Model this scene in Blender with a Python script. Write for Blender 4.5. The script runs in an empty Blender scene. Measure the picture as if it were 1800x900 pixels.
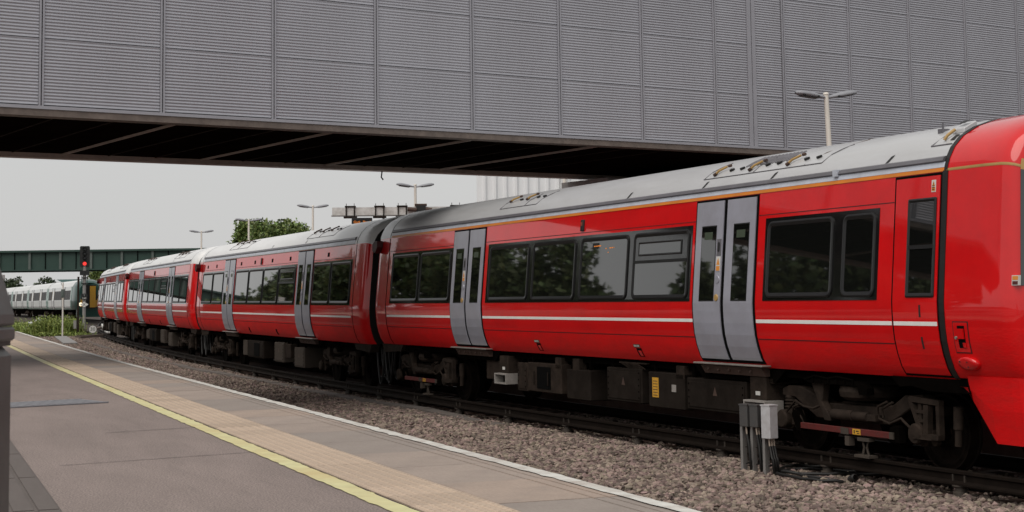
import bpy, bmesh, math, random
import numpy as np
from mathutils import Vector, Matrix
random.seed(7); RNG = np.random.default_rng(11)
C = bpy.context.scene.collection
SC = bpy.context.scene
R = math.radians

# ------------------------------------------------------------------ camera, sky, sun, exposure
CAM_H = 1.9425
cam = bpy.data.cameras.new('camera'); camo = bpy.data.objects.new('camera', cam); C.objects.link(camo)
SC.camera = camo
F_PX = 2751.37; PITCH = R(5.1439); ROLL = R(-0.7724); CY = 278.31
cam.sensor_fit = 'HORIZONTAL'; cam.sensor_width = 36.0
cam.lens = F_PX / 1800 * 36.0
cam.shift_y = (CY - 450) / 1800.0
cam.dof.use_dof = True; cam.dof.focus_distance = 20.5; cam.dof.aperture_fstop = 14.0
cam.clip_start = 0.1; cam.clip_end = 4000
fw = Vector((0, math.cos(PITCH), math.sin(PITCH))); rt = Vector((1, 0, 0)); up = rt.cross(fw)
r2 = rt * math.cos(ROLL) + up * math.sin(ROLL); u2 = -rt * math.sin(ROLL) + up * math.cos(ROLL)
camo.matrix_world = Matrix(((r2.x, u2.x, -fw.x, 0), (r2.y, u2.y, -fw.y, 0), (r2.z, u2.z, -fw.z, CAM_H), (0, 0, 0, 1)))
SC.view_settings.view_transform = 'Standard'; SC.view_settings.look = 'None'
SC.view_settings.exposure = 0.45; SC.view_settings.gamma = 1.0

SUN_EL = R(54); SUN_AZ = R(212)          # compass style: 0 = +Y, clockwise; behind the camera to the left
W = bpy.data.worlds.new('World'); SC.world = W; W.use_nodes = True
nt = W.node_tree; nt.nodes.clear()
sky = nt.nodes.new('ShaderNodeTexSky'); sky.sky_type = 'NISHITA'; sky.sun_disc = False
sky.sun_elevation = SUN_EL; sky.sun_rotation = SUN_AZ; sky.air_density = 1.0; sky.dust_density = 4.0
b1 = nt.nodes.new('ShaderNodeBackground'); b1.inputs[1].default_value = 0.006
nt.links.new(sky.outputs[0], b1.inputs[0])
b2 = nt.nodes.new('ShaderNodeBackground'); b2.inputs[0].default_value = (0.600, 0.598, 0.592, 1); b2.inputs[1].default_value = 0.71
ad = nt.nodes.new('ShaderNodeAddShader'); nt.links.new(b1.outputs[0], ad.inputs[0]); nt.links.new(b2.outputs[0], ad.inputs[1])
wo = nt.nodes.new('ShaderNodeOutputWorld'); nt.links.new(ad.outputs[0], wo.inputs[0])

sun = bpy.data.lights.new('sun', 'SUN'); sun.energy = 1.5; sun.angle = R(55); sun.color = (1.0, 0.95, 0.88)
suno = bpy.data.objects.new('sun', sun); C.objects.link(suno)
sd = Vector((math.sin(SUN_AZ) * math.cos(SUN_EL), math.cos(SUN_AZ) * math.cos(SUN_EL), math.sin(SUN_EL)))
suno.rotation_euler = sd.to_track_quat('Z', 'Y').to_euler()
suno.location = sd * 60
cy = SC.cycles
cy.max_bounces = 6; cy.glossy_bounces = 4; cy.diffuse_bounces = 3; cy.transmission_bounces = 4; cy.transparent_max_bounces = 4

# ------------------------------------------------------------------ helpers
def tag(o, label=None, cat=None, group=None, kind=None):
    if label: o['label'] = label
    if cat: o['category'] = cat
    if group: o['group'] = group
    if kind: o['kind'] = kind
    return o

def empty(name, loc=(0, 0, 0), rz=0, parent=None):
    o = bpy.data.objects.new(name, None); C.objects.link(o)
    o.location = loc; o.rotation_euler = (0, 0, rz); o.empty_display_size = .3
    if parent: o.parent = parent
    return o

def kids(o):
    return [x for x in bpy.data.objects if x.parent == o]

def copy_tree(o, parent=None):
    c = o.copy(); C.objects.link(c); c.parent = parent
    for ch in kids(o): copy_tree(ch, c)
    return c

class MB:
    def __init__(s): s.v = []; s.f = []; s.m = []; s.s = []
    def add(s, vs, fs, mat=0, sm=False):
        o = len(s.v); s.v.extend([tuple(map(float, p)) for p in vs])
        for f in fs: s.f.append(tuple(i + o for i in f)); s.m.append(mat); s.s.append(sm)
    def box(s, x0, x1, y0, y1, z0, z1, mat=0):
        s.add([(x0,y0,z0),(x1,y0,z0),(x1,y1,z0),(x0,y1,z0),(x0,y0,z1),(x1,y0,z1),(x1,y1,z1),(x0,y1,z1)],
              [(0,3,2,1),(4,5,6,7),(0,1,5,4),(1,2,6,5),(2,3,7,6),(3,0,4,7)], mat)
    def obox(s, c, ax, h, mat=0):
        c = Vector(c); A = [Vector(a).normalized() * k for a, k in zip(ax, h)]
        vs = [c + A[0]*i + A[1]*j + A[2]*k for k in (-1,1) for i, j in ((-1,-1),(1,-1),(1,1),(-1,1))]
        s.add(vs, [(0,3,2,1),(4,5,6,7),(0,1,5,4),(1,2,6,5),(2,3,7,6),(3,0,4,7)], mat)
    def bar(s, p, q, w, h, mat=0, upv=(0,0,1)):
        p = Vector(p); q = Vector(q); d = q - p; u = Vector(upv)
        x = d.cross(u)
        if x.length < 1e-6: x = Vector((1,0,0))
        x.normalize(); z = x.cross(d).normalized()
        s.obox((p+q)/2, (d, x, z), (d.length/2, w/2, h/2), mat)
    def ext(s, pts, d0, d1, axis='y', mat=0):
        # polygon pts (a, b) extruded along the axis; 'y': (x, z), 'x': (y, z), 'z': (x, y)
        n = len(pts)
        mk = {'y': lambda a, b, d: (a, d, b), 'x': lambda a, b, d: (d, a, b), 'z': lambda a, b, d: (a, b, d)}[axis]
        vs = [mk(a, b, d0) for a, b in pts] + [mk(a, b, d1) for a, b in pts]
        fs = [tuple(range(n)), tuple(range(2*n-1, n-1, -1))] + [(i, i+n, (i+1) % n + n, (i+1) % n) for i in range(n)]
        s.add(vs, fs, mat)
    def tube(s, pts, r, n=8, mat=0, caps=True):
        pts = [Vector(p) for p in pts]; rs = r if isinstance(r, (list, tuple)) else [r]*len(pts)
        vs = []; ref = Vector((0.31, 0.17, 0.93))
        for i, p in enumerate(pts):
            d = (pts[min(i+1, len(pts)-1)] - pts[max(i-1, 0)]).normalized()
            a = d.cross(ref)
            if a.length < .05: a = d.cross(Vector((1,0,0)))
            a.normalize(); b = d.cross(a)
            for k in range(n):
                t = 2*math.pi*k/n; vs.append(p + (a*math.cos(t) + b*math.sin(t))*rs[i])
        fs = [(i*n+k, i*n+(k+1) % n, (i+1)*n+(k+1) % n, (i+1)*n+k) for i in range(len(pts)-1) for k in range(n)]
        s.add(vs, fs, mat, True)
        if caps:
            m = (len(pts)-1)*n
            s.add(vs[:n], [tuple(range(n-1, -1, -1))], mat); s.add(vs[m:], [tuple(range(n))], mat)
    def lathe(s, prof, o, ax, n=16, mat=0, sm=True):
        # prof: (radius, height along ax)
        o = Vector(o); ax = Vector(ax).normalized(); a = ax.cross(Vector((0.3, 0.9, 0.2))).normalized(); b = ax.cross(a)
        vs = [o + ax*h + (a*math.cos(2*math.pi*k/n) + b*math.sin(2*math.pi*k/n))*max(r, 1e-4) for r, h in prof for k in range(n)]
        for i in range(len(prof)-1):
            q = [(k, (k+1) % n, n+(k+1) % n, n+k) for k in range(n)]
            s.add(vs[i*n:(i+2)*n], q, mat, sm)
    def build(s, name, mats, parent=None, loc=None, rz=0, bevel=0, smooth=None):
        me = bpy.data.meshes.new(name)
        me.from_pydata(s.v, [], s.f)
        for m in (mats if isinstance(mats, (list, tuple)) else [mats]): me.materials.append(m)
        me.polygons.foreach_set('material_index', s.m)
        me.polygons.foreach_set('use_smooth', s.s if smooth is None else [smooth]*len(s.f))
        if bevel:
            bm = bmesh.new(); bm.from_mesh(me)
            bmesh.ops.remove_doubles(bm, verts=bm.verts, dist=1e-5)
            eds = [e for e in bm.edges if len(e.link_faces) == 2 and e.calc_face_angle(0) > .6]
            bmesh.ops.bevel(bm, geom=eds, offset=bevel, segments=1, affect='EDGES', clamp_overlap=True)
            bm.to_mesh(me); bm.free()
        me.update()
        o = bpy.data.objects.new(name, me); C.objects.link(o)
        if parent: o.parent = parent
        if loc is not None: o.location = loc
        if rz: o.rotation_euler = (0, 0, rz)
        return o

def np_mesh(name, V, Fq, mat, parent=None, smooth=False):
    me = bpy.data.meshes.new(name); k = Fq.shape[1]
    me.vertices.add(len(V)); me.vertices.foreach_set('co', np.ascontiguousarray(V, dtype=np.float32).ravel())
    me.loops.add(Fq.size); me.loops.foreach_set('vertex_index', Fq.astype(np.int32).ravel())
    me.polygons.add(len(Fq)); me.polygons.foreach_set('loop_start', np.arange(0, Fq.size, k, dtype=np.int32))
    me.polygons.foreach_set('use_smooth', np.full(len(Fq), smooth))
    me.materials.append(mat); me.update(calc_edges=True); me.validate()
    o = bpy.data.objects.new(name, me); C.objects.link(o)
    if parent: o.parent = parent
    return o

def text(name, body, size, mat, parent, M, ext=0.001, align='CENTER'):
    cu = bpy.data.curves.new(name, 'FONT'); cu.body = body; cu.size = size; cu.align_x = align; cu.align_y = 'CENTER'
    cu.extrude = ext; cu.resolution_u = 2; cu.materials.append(mat)
    tmp = bpy.data.objects.new(name, cu); me = bpy.data.meshes.new_from_object(tmp); bpy.data.objects.remove(tmp); bpy.data.curves.remove(cu)
    o = bpy.data.objects.new(name, me); C.objects.link(o); o.parent = parent
    o.matrix_local = M
    return o

def mat(name, col, rough=.6, metal=0., coat=0., var=.12, scale=6., bump=0., bscale=60., dirt=None, dscale=2.5, damt=.35,
        emit=None, estr=1., island=0., ior=1.5, rvar=0., coatr=.05, stretch=None, spec=.5, coatior=1.5, objvar=0., dstretch=None):
    m = bpy.data.materials.new(name); m.use_nodes = True; t = m.node_tree; N = t.nodes; L = t.links
    p = N['Principled BSDF']; p.inputs['Roughness'].default_value = rough; p.inputs['Metallic'].default_value = metal
    p.inputs['Coat Weight'].default_value = coat; p.inputs['Coat Roughness'].default_value = coatr; p.inputs['Coat IOR'].default_value = coatior; p.inputs['IOR'].default_value = ior; p.inputs['Specular IOR Level'].default_value = spec
    tc = N.new('ShaderNodeTexCoord'); src = tc.outputs['Object']
    if stretch:
        mp = N.new('ShaderNodeMapping'); mp.inputs['Scale'].default_value = stretch; L.new(src, mp.inputs[0]); src = mp.outputs[0]
    c = (*col, 1)
    out = None
    if var or island or objvar:
        rgb = N.new('ShaderNodeHueSaturation'); rgb.inputs['Color'].default_value = c
        val = None
        if var:
            nz = N.new('ShaderNodeTexNoise'); nz.inputs['Scale'].default_value = scale; nz.inputs['Detail'].default_value = 5
            nz.inputs['Roughness'].default_value = .65; L.new(src, nz.inputs['Vector'])
            mr = N.new('ShaderNodeMapRange'); mr.inputs[1].default_value = .25; mr.inputs[2].default_value = .75
            mr.inputs[3].default_value = 1 - var; mr.inputs[4].default_value = 1 + var
            L.new(nz.outputs['Fac'], mr.inputs[0]); val = mr.outputs[0]
        if island:
            g = N.new('ShaderNodeNewGeometry')
            mi = N.new('ShaderNodeMapRange'); mi.inputs[3].default_value = 1 - island; mi.inputs[4].default_value = 1 + island
            L.new(g.outputs['Random Per Island'], mi.inputs[0])
            if val:
                mm = N.new('ShaderNodeMath'); mm.operation = 'MULTIPLY'; L.new(val, mm.inputs[0]); L.new(mi.outputs[0], mm.inputs[1]); val = mm.outputs[0]
            else: val = mi.outputs[0]
            m2 = N.new('ShaderNodeMath'); m2.operation = 'MULTIPLY_ADD'; L.new(g.outputs['Random Per Island'], m2.inputs[0])
            m2.inputs[1].default_value = 37.7; m2.inputs[2].default_value = 0
            fr = N.new('ShaderNodeMath'); fr.operation = 'FRACT'; L.new(m2.outputs[0], fr.inputs[0])
            mh = N.new('ShaderNodeMapRange'); mh.inputs[3].default_value = .5 - island*.06; mh.inputs[4].default_value = .5 + island*.06
            L.new(fr.outputs[0], mh.inputs[0]); L.new(mh.outputs[0], rgb.inputs['Hue'])
        if objvar:
            oi = N.new('ShaderNodeObjectInfo'); mo = N.new('ShaderNodeMapRange'); mo.inputs[3].default_value = 1 - objvar; mo.inputs[4].default_value = 1 + objvar
            L.new(oi.outputs['Random'], mo.inputs[0])
            if val:
                m5 = N.new('ShaderNodeMath'); m5.operation = 'MULTIPLY'; L.new(val, m5.inputs[0]); L.new(mo.outputs[0], m5.inputs[1]); val = m5.outputs[0]
            else: val = mo.outputs[0]
        L.new(val, rgb.inputs['Value']); out = rgb.outputs[0]
    if dirt:
        mx = N.new('ShaderNodeMix'); mx.data_type = 'RGBA'
        if out: L.new(out, mx.inputs['A'])
        else: mx.inputs['A'].default_value = c
        mx.inputs['B'].default_value = (*dirt, 1)
        n2 = N.new('ShaderNodeTexNoise'); n2.inputs['Scale'].default_value = dscale; n2.inputs['Detail'].default_value = 8
        n2.inputs['Roughness'].default_value = .7
        if dstretch:
            m6 = N.new('ShaderNodeMapping'); m6.inputs['Scale'].default_value = dstretch; L.new(tc.outputs['Object'], m6.inputs[0]); L.new(m6.outputs[0], n2.inputs['Vector'])
        else: L.new(src, n2.inputs['Vector'])
        r_ = N.new('ShaderNodeMapRange'); r_.inputs[1].default_value = .42; r_.inputs[2].default_value = .72; r_.inputs[4].default_value = damt
        L.new(n2.outputs['Fac'], r_.inputs[0]); L.new(r_.outputs[0], mx.inputs['Factor']); out = mx.outputs['Result']
    if out: L.new(out, p.inputs['Base Color'])
    else: p.inputs['Base Color'].default_value = c
    if rvar:
        n4 = N.new('ShaderNodeTexNoise'); n4.inputs['Scale'].default_value = scale*2; n4.inputs['Detail'].default_value = 6; L.new(src, n4.inputs['Vector'])
        r4 = N.new('ShaderNodeMapRange'); r4.inputs[1].default_value = .3; r4.inputs[2].default_value = .7
        r4.inputs[3].default_value = max(.02, rough-rvar); r4.inputs[4].default_value = rough+rvar
        L.new(n4.outputs['Fac'], r4.inputs[0]); L.new(r4.outputs[0], p.inputs['Roughness'])
    if bump:
        n3 = N.new('ShaderNodeTexNoise'); n3.inputs['Scale'].default_value = bscale; n3.inputs['Detail'].default_value = 4; L.new(src, n3.inputs['Vector'])
        b = N.new('ShaderNodeBump'); b.inputs['Strength'].default_value = bump; b.inputs['Distance'].default_value = .02
        L.new(n3.outputs['Fac'], b.inputs['Height']); L.new(b.outputs[0], p.inputs['Normal'])
    if emit:
        p.inputs['Emission Color'].default_value = (*emit, 1); p.inputs['Emission Strength'].default_value = estr
    return m

M = {}
M['red'] = mat('red_paint', (.655, .0042, .0058), .38, coat=.95, spec=.15, var=.07, scale=1.2, dirt=(.27, .004, .006), dscale=1.6, damt=.25, coatr=.035, coatior=1.58, bump=.018, bscale=2.6)
M['red_low'] = mat('red_paint_dusty', (.67, .0050, .0064), .5, coat=.12, spec=.15, var=.10, scale=5, dirt=(.22, .03, .024), dscale=7, damt=.26, coatr=.2, bump=.16, bscale=46, stretch=(.35, 1, 1))
M['dark_red'] = mat('dark_red', (.045, .005, .005), .5, var=.15)
M['roof'] = mat('roof_paint', (.48, .485, .497), .30, var=.07, scale=2.5, dirt=(.33, .32, .31), dscale=1.6, damt=.38, stretch=(.3, 1.6, 1), coat=.35, coatr=.22)
M['roof_skylit'] = mat('skylit_roof_paint', (.74, .74, .74), .4, var=.05, scale=2.5, dirt=(.5, .49, .48), dscale=1.6, damt=.3, stretch=(.3, 1.6, 1), coat=.35, coatr=.22)  # lighter copy of the roof paint, open-sky brightness put into the colour
M['pale'] = mat('pale_trim', (.50, .53, .60), .35, var=.06, dirt=(.25, .24, .24), damt=.4, dscale=4)
M['gutter'] = mat('gutter_grey', (.13, .125, .14), .4, var=.12, dirt=(.06, .055, .05), damt=.4)
M['orange'] = mat('orange_stripe', (.70, .22, .025), .45, var=.10, dirt=(.25, .08, .03), damt=.5, dscale=3)
M['brown_line'] = mat('brown_line', (.20, .12, .07), .5, var=.1)
M['white_stripe'] = mat('white_stripe', (.84, .83, .80), .4, var=.05, dirt=(.5, .42, .4), damt=.2, dscale=4)
M['alu'] = mat('door_grey', (.35, .352, .41), .36, metal=.1, var=.05, scale=2, dirt=(.20, .19, .19), dscale=2.2, damt=.35, coat=.5, coatr=.12)
M['black'] = mat('black_rubber', (.009, .0085, .008), .5, var=.2)
M['gap'] = mat('seam_black', (.004, .004, .004), .9, spec=.05, var=0)
M['seam'] = mat('seam_dark_red', (.05, .004, .005), .7, var=.1)
M['band'] = mat('black_glass_band', (.008, .008, .008), .10, var=0, rvar=.03, coat=.5)
M['glass'] = mat('window_glass', (.006, .0065, .006), .025, var=0, ior=1.85, coat=.7, coatr=.02, bump=.004, bscale=2.2)
M['frame'] = mat('window_frame', (.008, .008, .008), .36, var=.1)
M['under'] = mat('underframe_brown', (.025, .0193, .0158), .85, spec=.04, var=.35, scale=7, dirt=(.060, .043, .034), dscale=5, damt=.6, bump=.2, bscale=30)
M['under_dk'] = mat('underframe_black', (.0035, .0028, .0024), .95, spec=.0, var=.3, scale=5)
M['box'] = mat('equipment_grey', (.0155, .012, .0098), .8, spec=.05, var=.18, scale=3, dirt=(.03, .024, .02), dscale=3.5, damt=.7, bump=.06, bscale=20)
M['box_pale'] = mat('equipment_pale', (.066, .055, .046), .8, spec=.08, var=.16, scale=4, dirt=(.07, .055, .045), dscale=4, damt=.6)
M['duct'] = mat('cooling_duct_pale', (.30, .28, .26), .6, var=.12, dirt=(.10, .08, .07), damt=.6, dscale=5)
M['steel'] = mat('wheel_steel', (.007, .0055, .0046), .8, metal=0, spec=.06, var=.2, dirt=(.04, .026, .02), damt=.6)
M['tread'] = mat('wheel_tread', (.22, .2, .19), .3, metal=.9, var=.1)
M['beam_red'] = mat('shoebeam_red', (.11, .012, .010), .65, var=.2, dirt=(.04, .022, .018), dscale=14, damt=.7)
M['yellow'] = mat('yellow_label', (.62, .33, .03), .55, var=.15, dirt=(.15, .09, .04), damt=.4, dscale=20)
M['handle'] = mat('yellow_handle', (.40, .25, .085), .5, var=.2)
M['white'] = mat('white_label', (.62, .61, .58), .5, var=.05)
M['orange_l'] = mat('orange_label', (.68, .26, .04), .5, var=.05)
M['ink'] = mat('ink_black', (.012, .012, .012), .6, var=0)
M['green_l'] = mat('green_label', (.045, .062, .038), .5, var=.1)
M['sill'] = mat('step_metal', (.34, .32, .29), .4, metal=.5, var=.2)
M['rust'] = mat('rusty_bracket', (.075, .043, .032), .75, var=.25, dirt=(.025, .018, .015), damt=.6, dscale=9)
M['amber'] = mat('amber_lamp', (.20, .03, .01), .2, var=0)
M['led'] = mat('orange_led', (.02, .01, .0), .5, var=0, emit=(1., .28, .03), estr=.55)
M['rail'] = mat('rusty_rail', (.0095, .0068, .0054), .7, spec=.08, var=.2, scale=9, dirt=(.020, .0135, .010), damt=.5, dscale=6)
M['railtop'] = mat('rail_head', (.035, .030, .027), .45, metal=.3, var=.15)
M['pot'] = mat('insulator_pot', (.045, .036, .03), .6, var=.25, dirt=(.05, .04, .03), damt=.7)
M['clad'] = mat('grey_cladding', (.415, .417, .455), .42, metal=.35, spec=.4, var=.03, scale=.8, objvar=.03, dirt=(.29, .28, .30), dscale=1.1, damt=.28, dstretch=(1.2, 1, .16))
M['clad_flat'] = mat('grey_flashing', (.36, .357, .39), .45, metal=.3, spec=.3, var=.08, scale=2)
M['gap_bridge'] = mat('cladding_joint', (.07, .068, .07), .8, var=0)
M['trim_brown'] = mat('soffit_trim', (.17, .135, .115), .6, var=.2, dirt=(.045, .035, .03), damt=.6, dscale=2)
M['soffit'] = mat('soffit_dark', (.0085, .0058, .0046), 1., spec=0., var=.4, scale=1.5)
M['soffit_beam'] = mat('soffit_beam', (.42, .34, .30), .6, var=.2)
M['pier'] = mat('pier_concrete', (.34, .33, .32), .85, var=.2, scale=2)
M['green_br'] = mat('green_girder', (.016, .050, .038), .55, var=.2, scale=.8, dirt=(.035, .05, .042), damt=.4, dscale=.8)
M['green_lt'] = mat('girder_stiffener', (.09, .11, .10), .55, var=.2)
M['asphalt'] = None
M['white_paint'] = mat('white_edge_paint', (.60, .59, .55), .6, var=.15, scale=9, dirt=(.32, .26, .22), dscale=5, damt=.85)
M['yellow_paint'] = mat('yellow_line_paint', (.60, .57, .31), .65, var=.12, scale=8, dirt=(.50, .36, .16), dscale=1.1, damt=.75)
M['coper'] = mat('coping_slab', (.315, .255, .217), .8, objvar=.06, var=.16, scale=45, dirt=(.20, .165, .145), dscale=2.2, damt=.6, bump=.12, bscale=140, island=.0)
M['tactile'] = mat('tactile_buff', (.44, .342, .262), .75, objvar=.05, var=.10, scale=3, dirt=(.30, .22, .165), dscale=3.2, damt=.45, bump=.05, bscale=120)
M['strip'] = mat('grey_paving', (.112, .094, .086), .85, var=.12, scale=2, stretch=(1, 6, 1), bump=.1, bscale=90)
M['grate'] = mat('grey_grate', (.24, .24, .26), .55, metal=.2, var=.1)
M['joint'] = mat('tar_joint', (.075, .066, .062), .9, var=.2)
M['brick'] = mat('platform_wall', (.12, .085, .07), .9, var=.25, scale=4)
M['stone'] = mat('ballast_stone', (.215, .165, .138), .92, dirt=(.075, .056, .046), dscale=.55, damt=.5, var=.16, scale=22, island=.62, bump=.1, bscale=90)
M['duct_g'] = mat('cable_duct', (.135, .116, .104), .9, var=.2, scale=3, dirt=(.09, .075, .066), damt=.6)
M['leaf'] = mat('leaf_green', (.12, .165, .040), .6, var=0, island=.5)
M['leaf2'] = mat('leaf_dark_green', (.035, .055, .020), .6, var=0, island=.5)
M['leaf_m'] = mat('leaf_fresh_green', (.085, .115, .035), .6, var=0, island=.5)
M['weed'] = mat('weed_green', (.20, .245, .055), .7, var=0, island=.45)
M['bark'] = mat('bark', (.09, .07, .055), .9, var=.25, scale=8)
M['lamp'] = mat('lamp_grey', (.27, .275, .30), .45, var=.08, dirt=(.17, .17, .175), damt=.4)
M['lampglass'] = mat('lamp_bowl', (.20, .20, .20), .2, var=.1)
M['pole'] = mat('pale_pole', (.72, .68, .62), .5, var=.06, dirt=(.55, .49, .43), damt=.4, dscale=3)
M['gpole'] = mat('galvanised', (.26, .25, .24), .5, metal=.3, var=.15, scale=8)
M['beam_w'] = mat('white_beam', (.62, .61, .59), .6, var=.15, dirt=(.19, .145, .115), dscale=2.2, damt=.7)
M['signal_blk'] = mat('signal_black', (.010, .011, .011), .55, var=.1)
M['signal_red'] = mat('signal_red_lens', (.4, .01, .01), .3, var=0, emit=(1., .055, .045), estr=.8)
M['lens'] = mat('signal_dark_lens', (.012, .014, .014), .15, var=0)
M['ftw'] = mat('white_train_paint', (.74, .765, .755), .35, coat=.4, var=.05)
M['ftr'] = mat('white_train_roof', (.66, .67, .67), .5, var=.08)
M['ftg'] = mat('dark_green_train', (.022, .075, .062), .35, coat=.5, var=.1)
M['ftgl'] = mat('pale_green_door', (.14, .27, .23), .35, coat=.4, var=.1)
M['fty'] = mat('yellow_train_front', (.52, .27, .012), .4, coat=.3, var=.08)
M['headlight'] = mat('headlight', (.9, .85, .7), .3, var=0, emit=(1., .88, .62), estr=.8)
M['ftwin'] = mat('far_train_glass', (.022, .020, .019), .45, spec=.2, var=.1)
M['wbld'] = mat('white_corrugated', (.78, .795, .81), .5, var=.05, scale=.5)
M['bin'] = mat('bin_grey_metal', (.115, .108, .105), .5, metal=.3, var=.2, scale=5, dirt=(.05, .042, .038), damt=.5, dscale=4)
M['bin_dk'] = mat('bin_dark', (.045, .04, .038), .55, metal=.3, var=.2)
M['jb_w'] = mat('white_box_plastic', (.47, .47, .485), .45, var=.06, dirt=(.25, .21, .19), damt=.4, dscale=9)
M['jb_g'] = mat('grey_box_plastic', (.055, .055, .056), .55, var=.12, dirt=(.09, .075, .066), damt=.5, dscale=8)
M['cable'] = mat('black_cable', (.010, .0095, .009), .55, var=.2)
M['conduit'] = mat('pale_conduit', (.40, .33, .27), .5, var=.1)
M['bag'] = mat('white_bag', (.62, .63, .64), .5, var=.08)
M['timber'] = mat('old_timber', (.105, .082, .068), .9, var=.3)
M['teal'] = mat('teal_roof', (.09, .17, .165), .5, var=.1)

# platform asphalt: fine aggregate, faint streaks and patches
def asphalt():
    m = bpy.data.materials.new('asphalt'); m.use_nodes = True; t = m.node_tree; N = t.nodes; L = t.links; p = N['Principled BSDF']
    tc = N.new('ShaderNodeTexCoord')
    fine = N.new('ShaderNodeTexNoise'); fine.inputs['Scale'].default_value = 95; fine.inputs['Detail'].default_value = 3; L.new(tc.outputs['Object'], fine.inputs['Vector'])
    mp = N.new('ShaderNodeMapping'); mp.inputs['Scale'].default_value = (.22, .9, 1); L.new(tc.outputs['Object'], mp.inputs[0])
    mid = N.new('ShaderNodeTexNoise'); mid.inputs['Scale'].default_value = 2.6; mid.inputs['Detail'].default_value = 7; mid.inputs['Roughness'].default_value = .65; L.new(mp.outputs[0], mid.inputs['Vector'])
    r1 = N.new('ShaderNodeMapRange'); r1.inputs[1].default_value = .3; r1.inputs[2].default_value = .7; r1.inputs[3].default_value = .52; r1.inputs[4].default_value = 1.5; L.new(fine.outputs['Fac'], r1.inputs[0])
    r2_ = N.new('ShaderNodeMapRange'); r2_.inputs[1].default_value = .3; r2_.inputs[2].default_value = .7; r2_.inputs[3].default_value = .84; r2_.inputs[4].default_value = 1.12; L.new(mid.outputs['Fac'], r2_.inputs[0])
    mp2 = N.new('ShaderNodeMapping'); mp2.inputs['Rotation'].default_value = (0, 0, R(-69)); mp2.inputs['Scale'].default_value = (.5, 5.5, 1); L.new(tc.outputs['Object'], mp2.inputs[0])
    st_ = N.new('ShaderNodeTexNoise'); st_.inputs['Scale'].default_value = 1.7; st_.inputs['Detail'].default_value = 9; st_.inputs['Roughness'].default_value = .72; L.new(mp2.outputs[0], st_.inputs['Vector'])
    r5 = N.new('ShaderNodeMapRange'); r5.inputs[1].default_value = .56; r5.inputs[2].default_value = .74; r5.inputs[3].default_value = 1.; r5.inputs[4].default_value = .82; L.new(st_.outputs['Fac'], r5.inputs[0])
    sp_ = N.new('ShaderNodeTexVoronoi'); sp_.inputs['Scale'].default_value = 2.3; L.new(tc.outputs['Object'], sp_.inputs['Vector'])
    r6 = N.new('ShaderNodeMapRange'); r6.inputs[1].default_value = .03; r6.inputs[2].default_value = .045; r6.inputs[3].default_value = .6; r6.inputs[4].default_value = 1.; L.new(sp_.outputs['Distance'], r6.inputs[0])
    ma = N.new('ShaderNodeMath'); ma.operation = 'MULTIPLY'; L.new(r1.outputs[0], ma.inputs[0]); L.new(r5.outputs[0], ma.inputs[1])
    mb_ = N.new('ShaderNodeMath'); mb_.operation = 'MULTIPLY'; L.new(ma.outputs[0], mb_.inputs[0]); L.new(r6.outputs[0], mb_.inputs[1])
    mu = N.new('ShaderNodeMath'); mu.operation = 'MULTIPLY'; L.new(mb_.outputs[0], mu.inputs[0]); L.new(r2_.outputs[0], mu.inputs[1])
    h = N.new('ShaderNodeHueSaturation'); h.inputs['Color'].default_value = (.218, .174, .158, 1); L.new(mu.outputs[0], h.inputs['Value'])
    L.new(h.outputs[0], p.inputs['Base Color']); p.inputs['Roughness'].default_value = .85
    b = N.new('ShaderNodeBump'); b.inputs['Strength'].default_value = .35; b.inputs['Distance'].default_value = .01; L.new(fine.outputs['Fac'], b.inputs['Height']); L.new(b.outputs[0], p.inputs['Normal'])
    return m
M['asphalt'] = asphalt()

def ground_mat():
    m = bpy.data.materials.new('ballast_ground'); m.use_nodes = True; t = m.node_tree; N = t.nodes; L = t.links; p = N['Principled BSDF']
    tc = N.new('ShaderNodeTexCoord')
    vo = N.new('ShaderNodeTexVoronoi'); vo.inputs['Scale'].default_value = 17; L.new(tc.outputs['Object'], vo.inputs['Vector'])
    big = N.new('ShaderNodeTexNoise'); big.inputs['Scale'].default_value = .35; big.inputs['Detail'].default_value = 6; L.new(tc.outputs['Object'], big.inputs['Vector'])
    sp = N.new('ShaderNodeSeparateColor'); L.new(vo.outputs['Color'], sp.inputs[0])
    r1 = N.new('ShaderNodeMapRange'); r1.inputs[3].default_value = .55; r1.inputs[4].default_value = 1.3; L.new(sp.outputs[0], r1.inputs[0])
    r2_ = N.new('ShaderNodeMapRange'); r2_.inputs[1].default_value = .3; r2_.inputs[2].default_value = .7; r2_.inputs[3].default_value = .75; r2_.inputs[4].default_value = 1.15; L.new(big.outputs['Fac'], r2_.inputs[0])
    mu = N.new('ShaderNodeMath'); mu.operation = 'MULTIPLY'; L.new(r1.outputs[0], mu.inputs[0]); L.new(r2_.outputs[0], mu.inputs[1])
    h = N.new('ShaderNodeHueSaturation'); h.inputs['Color'].default_value = (.075, .057, .048, 1); L.new(mu.outputs[0], h.inputs['Value'])
    L.new(h.outputs[0], p.inputs['Base Color']); p.inputs['Roughness'].default_value = .95
    b = N.new('ShaderNodeBump'); b.inputs['Strength'].default_value = .9; b.inputs['Distance'].default_value = .05; L.new(vo.outputs['Distance'], b.inputs['Height']); b.invert = True
    L.new(b.outputs[0], p.inputs['Normal'])
    return m
M['ground'] = ground_mat()

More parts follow.
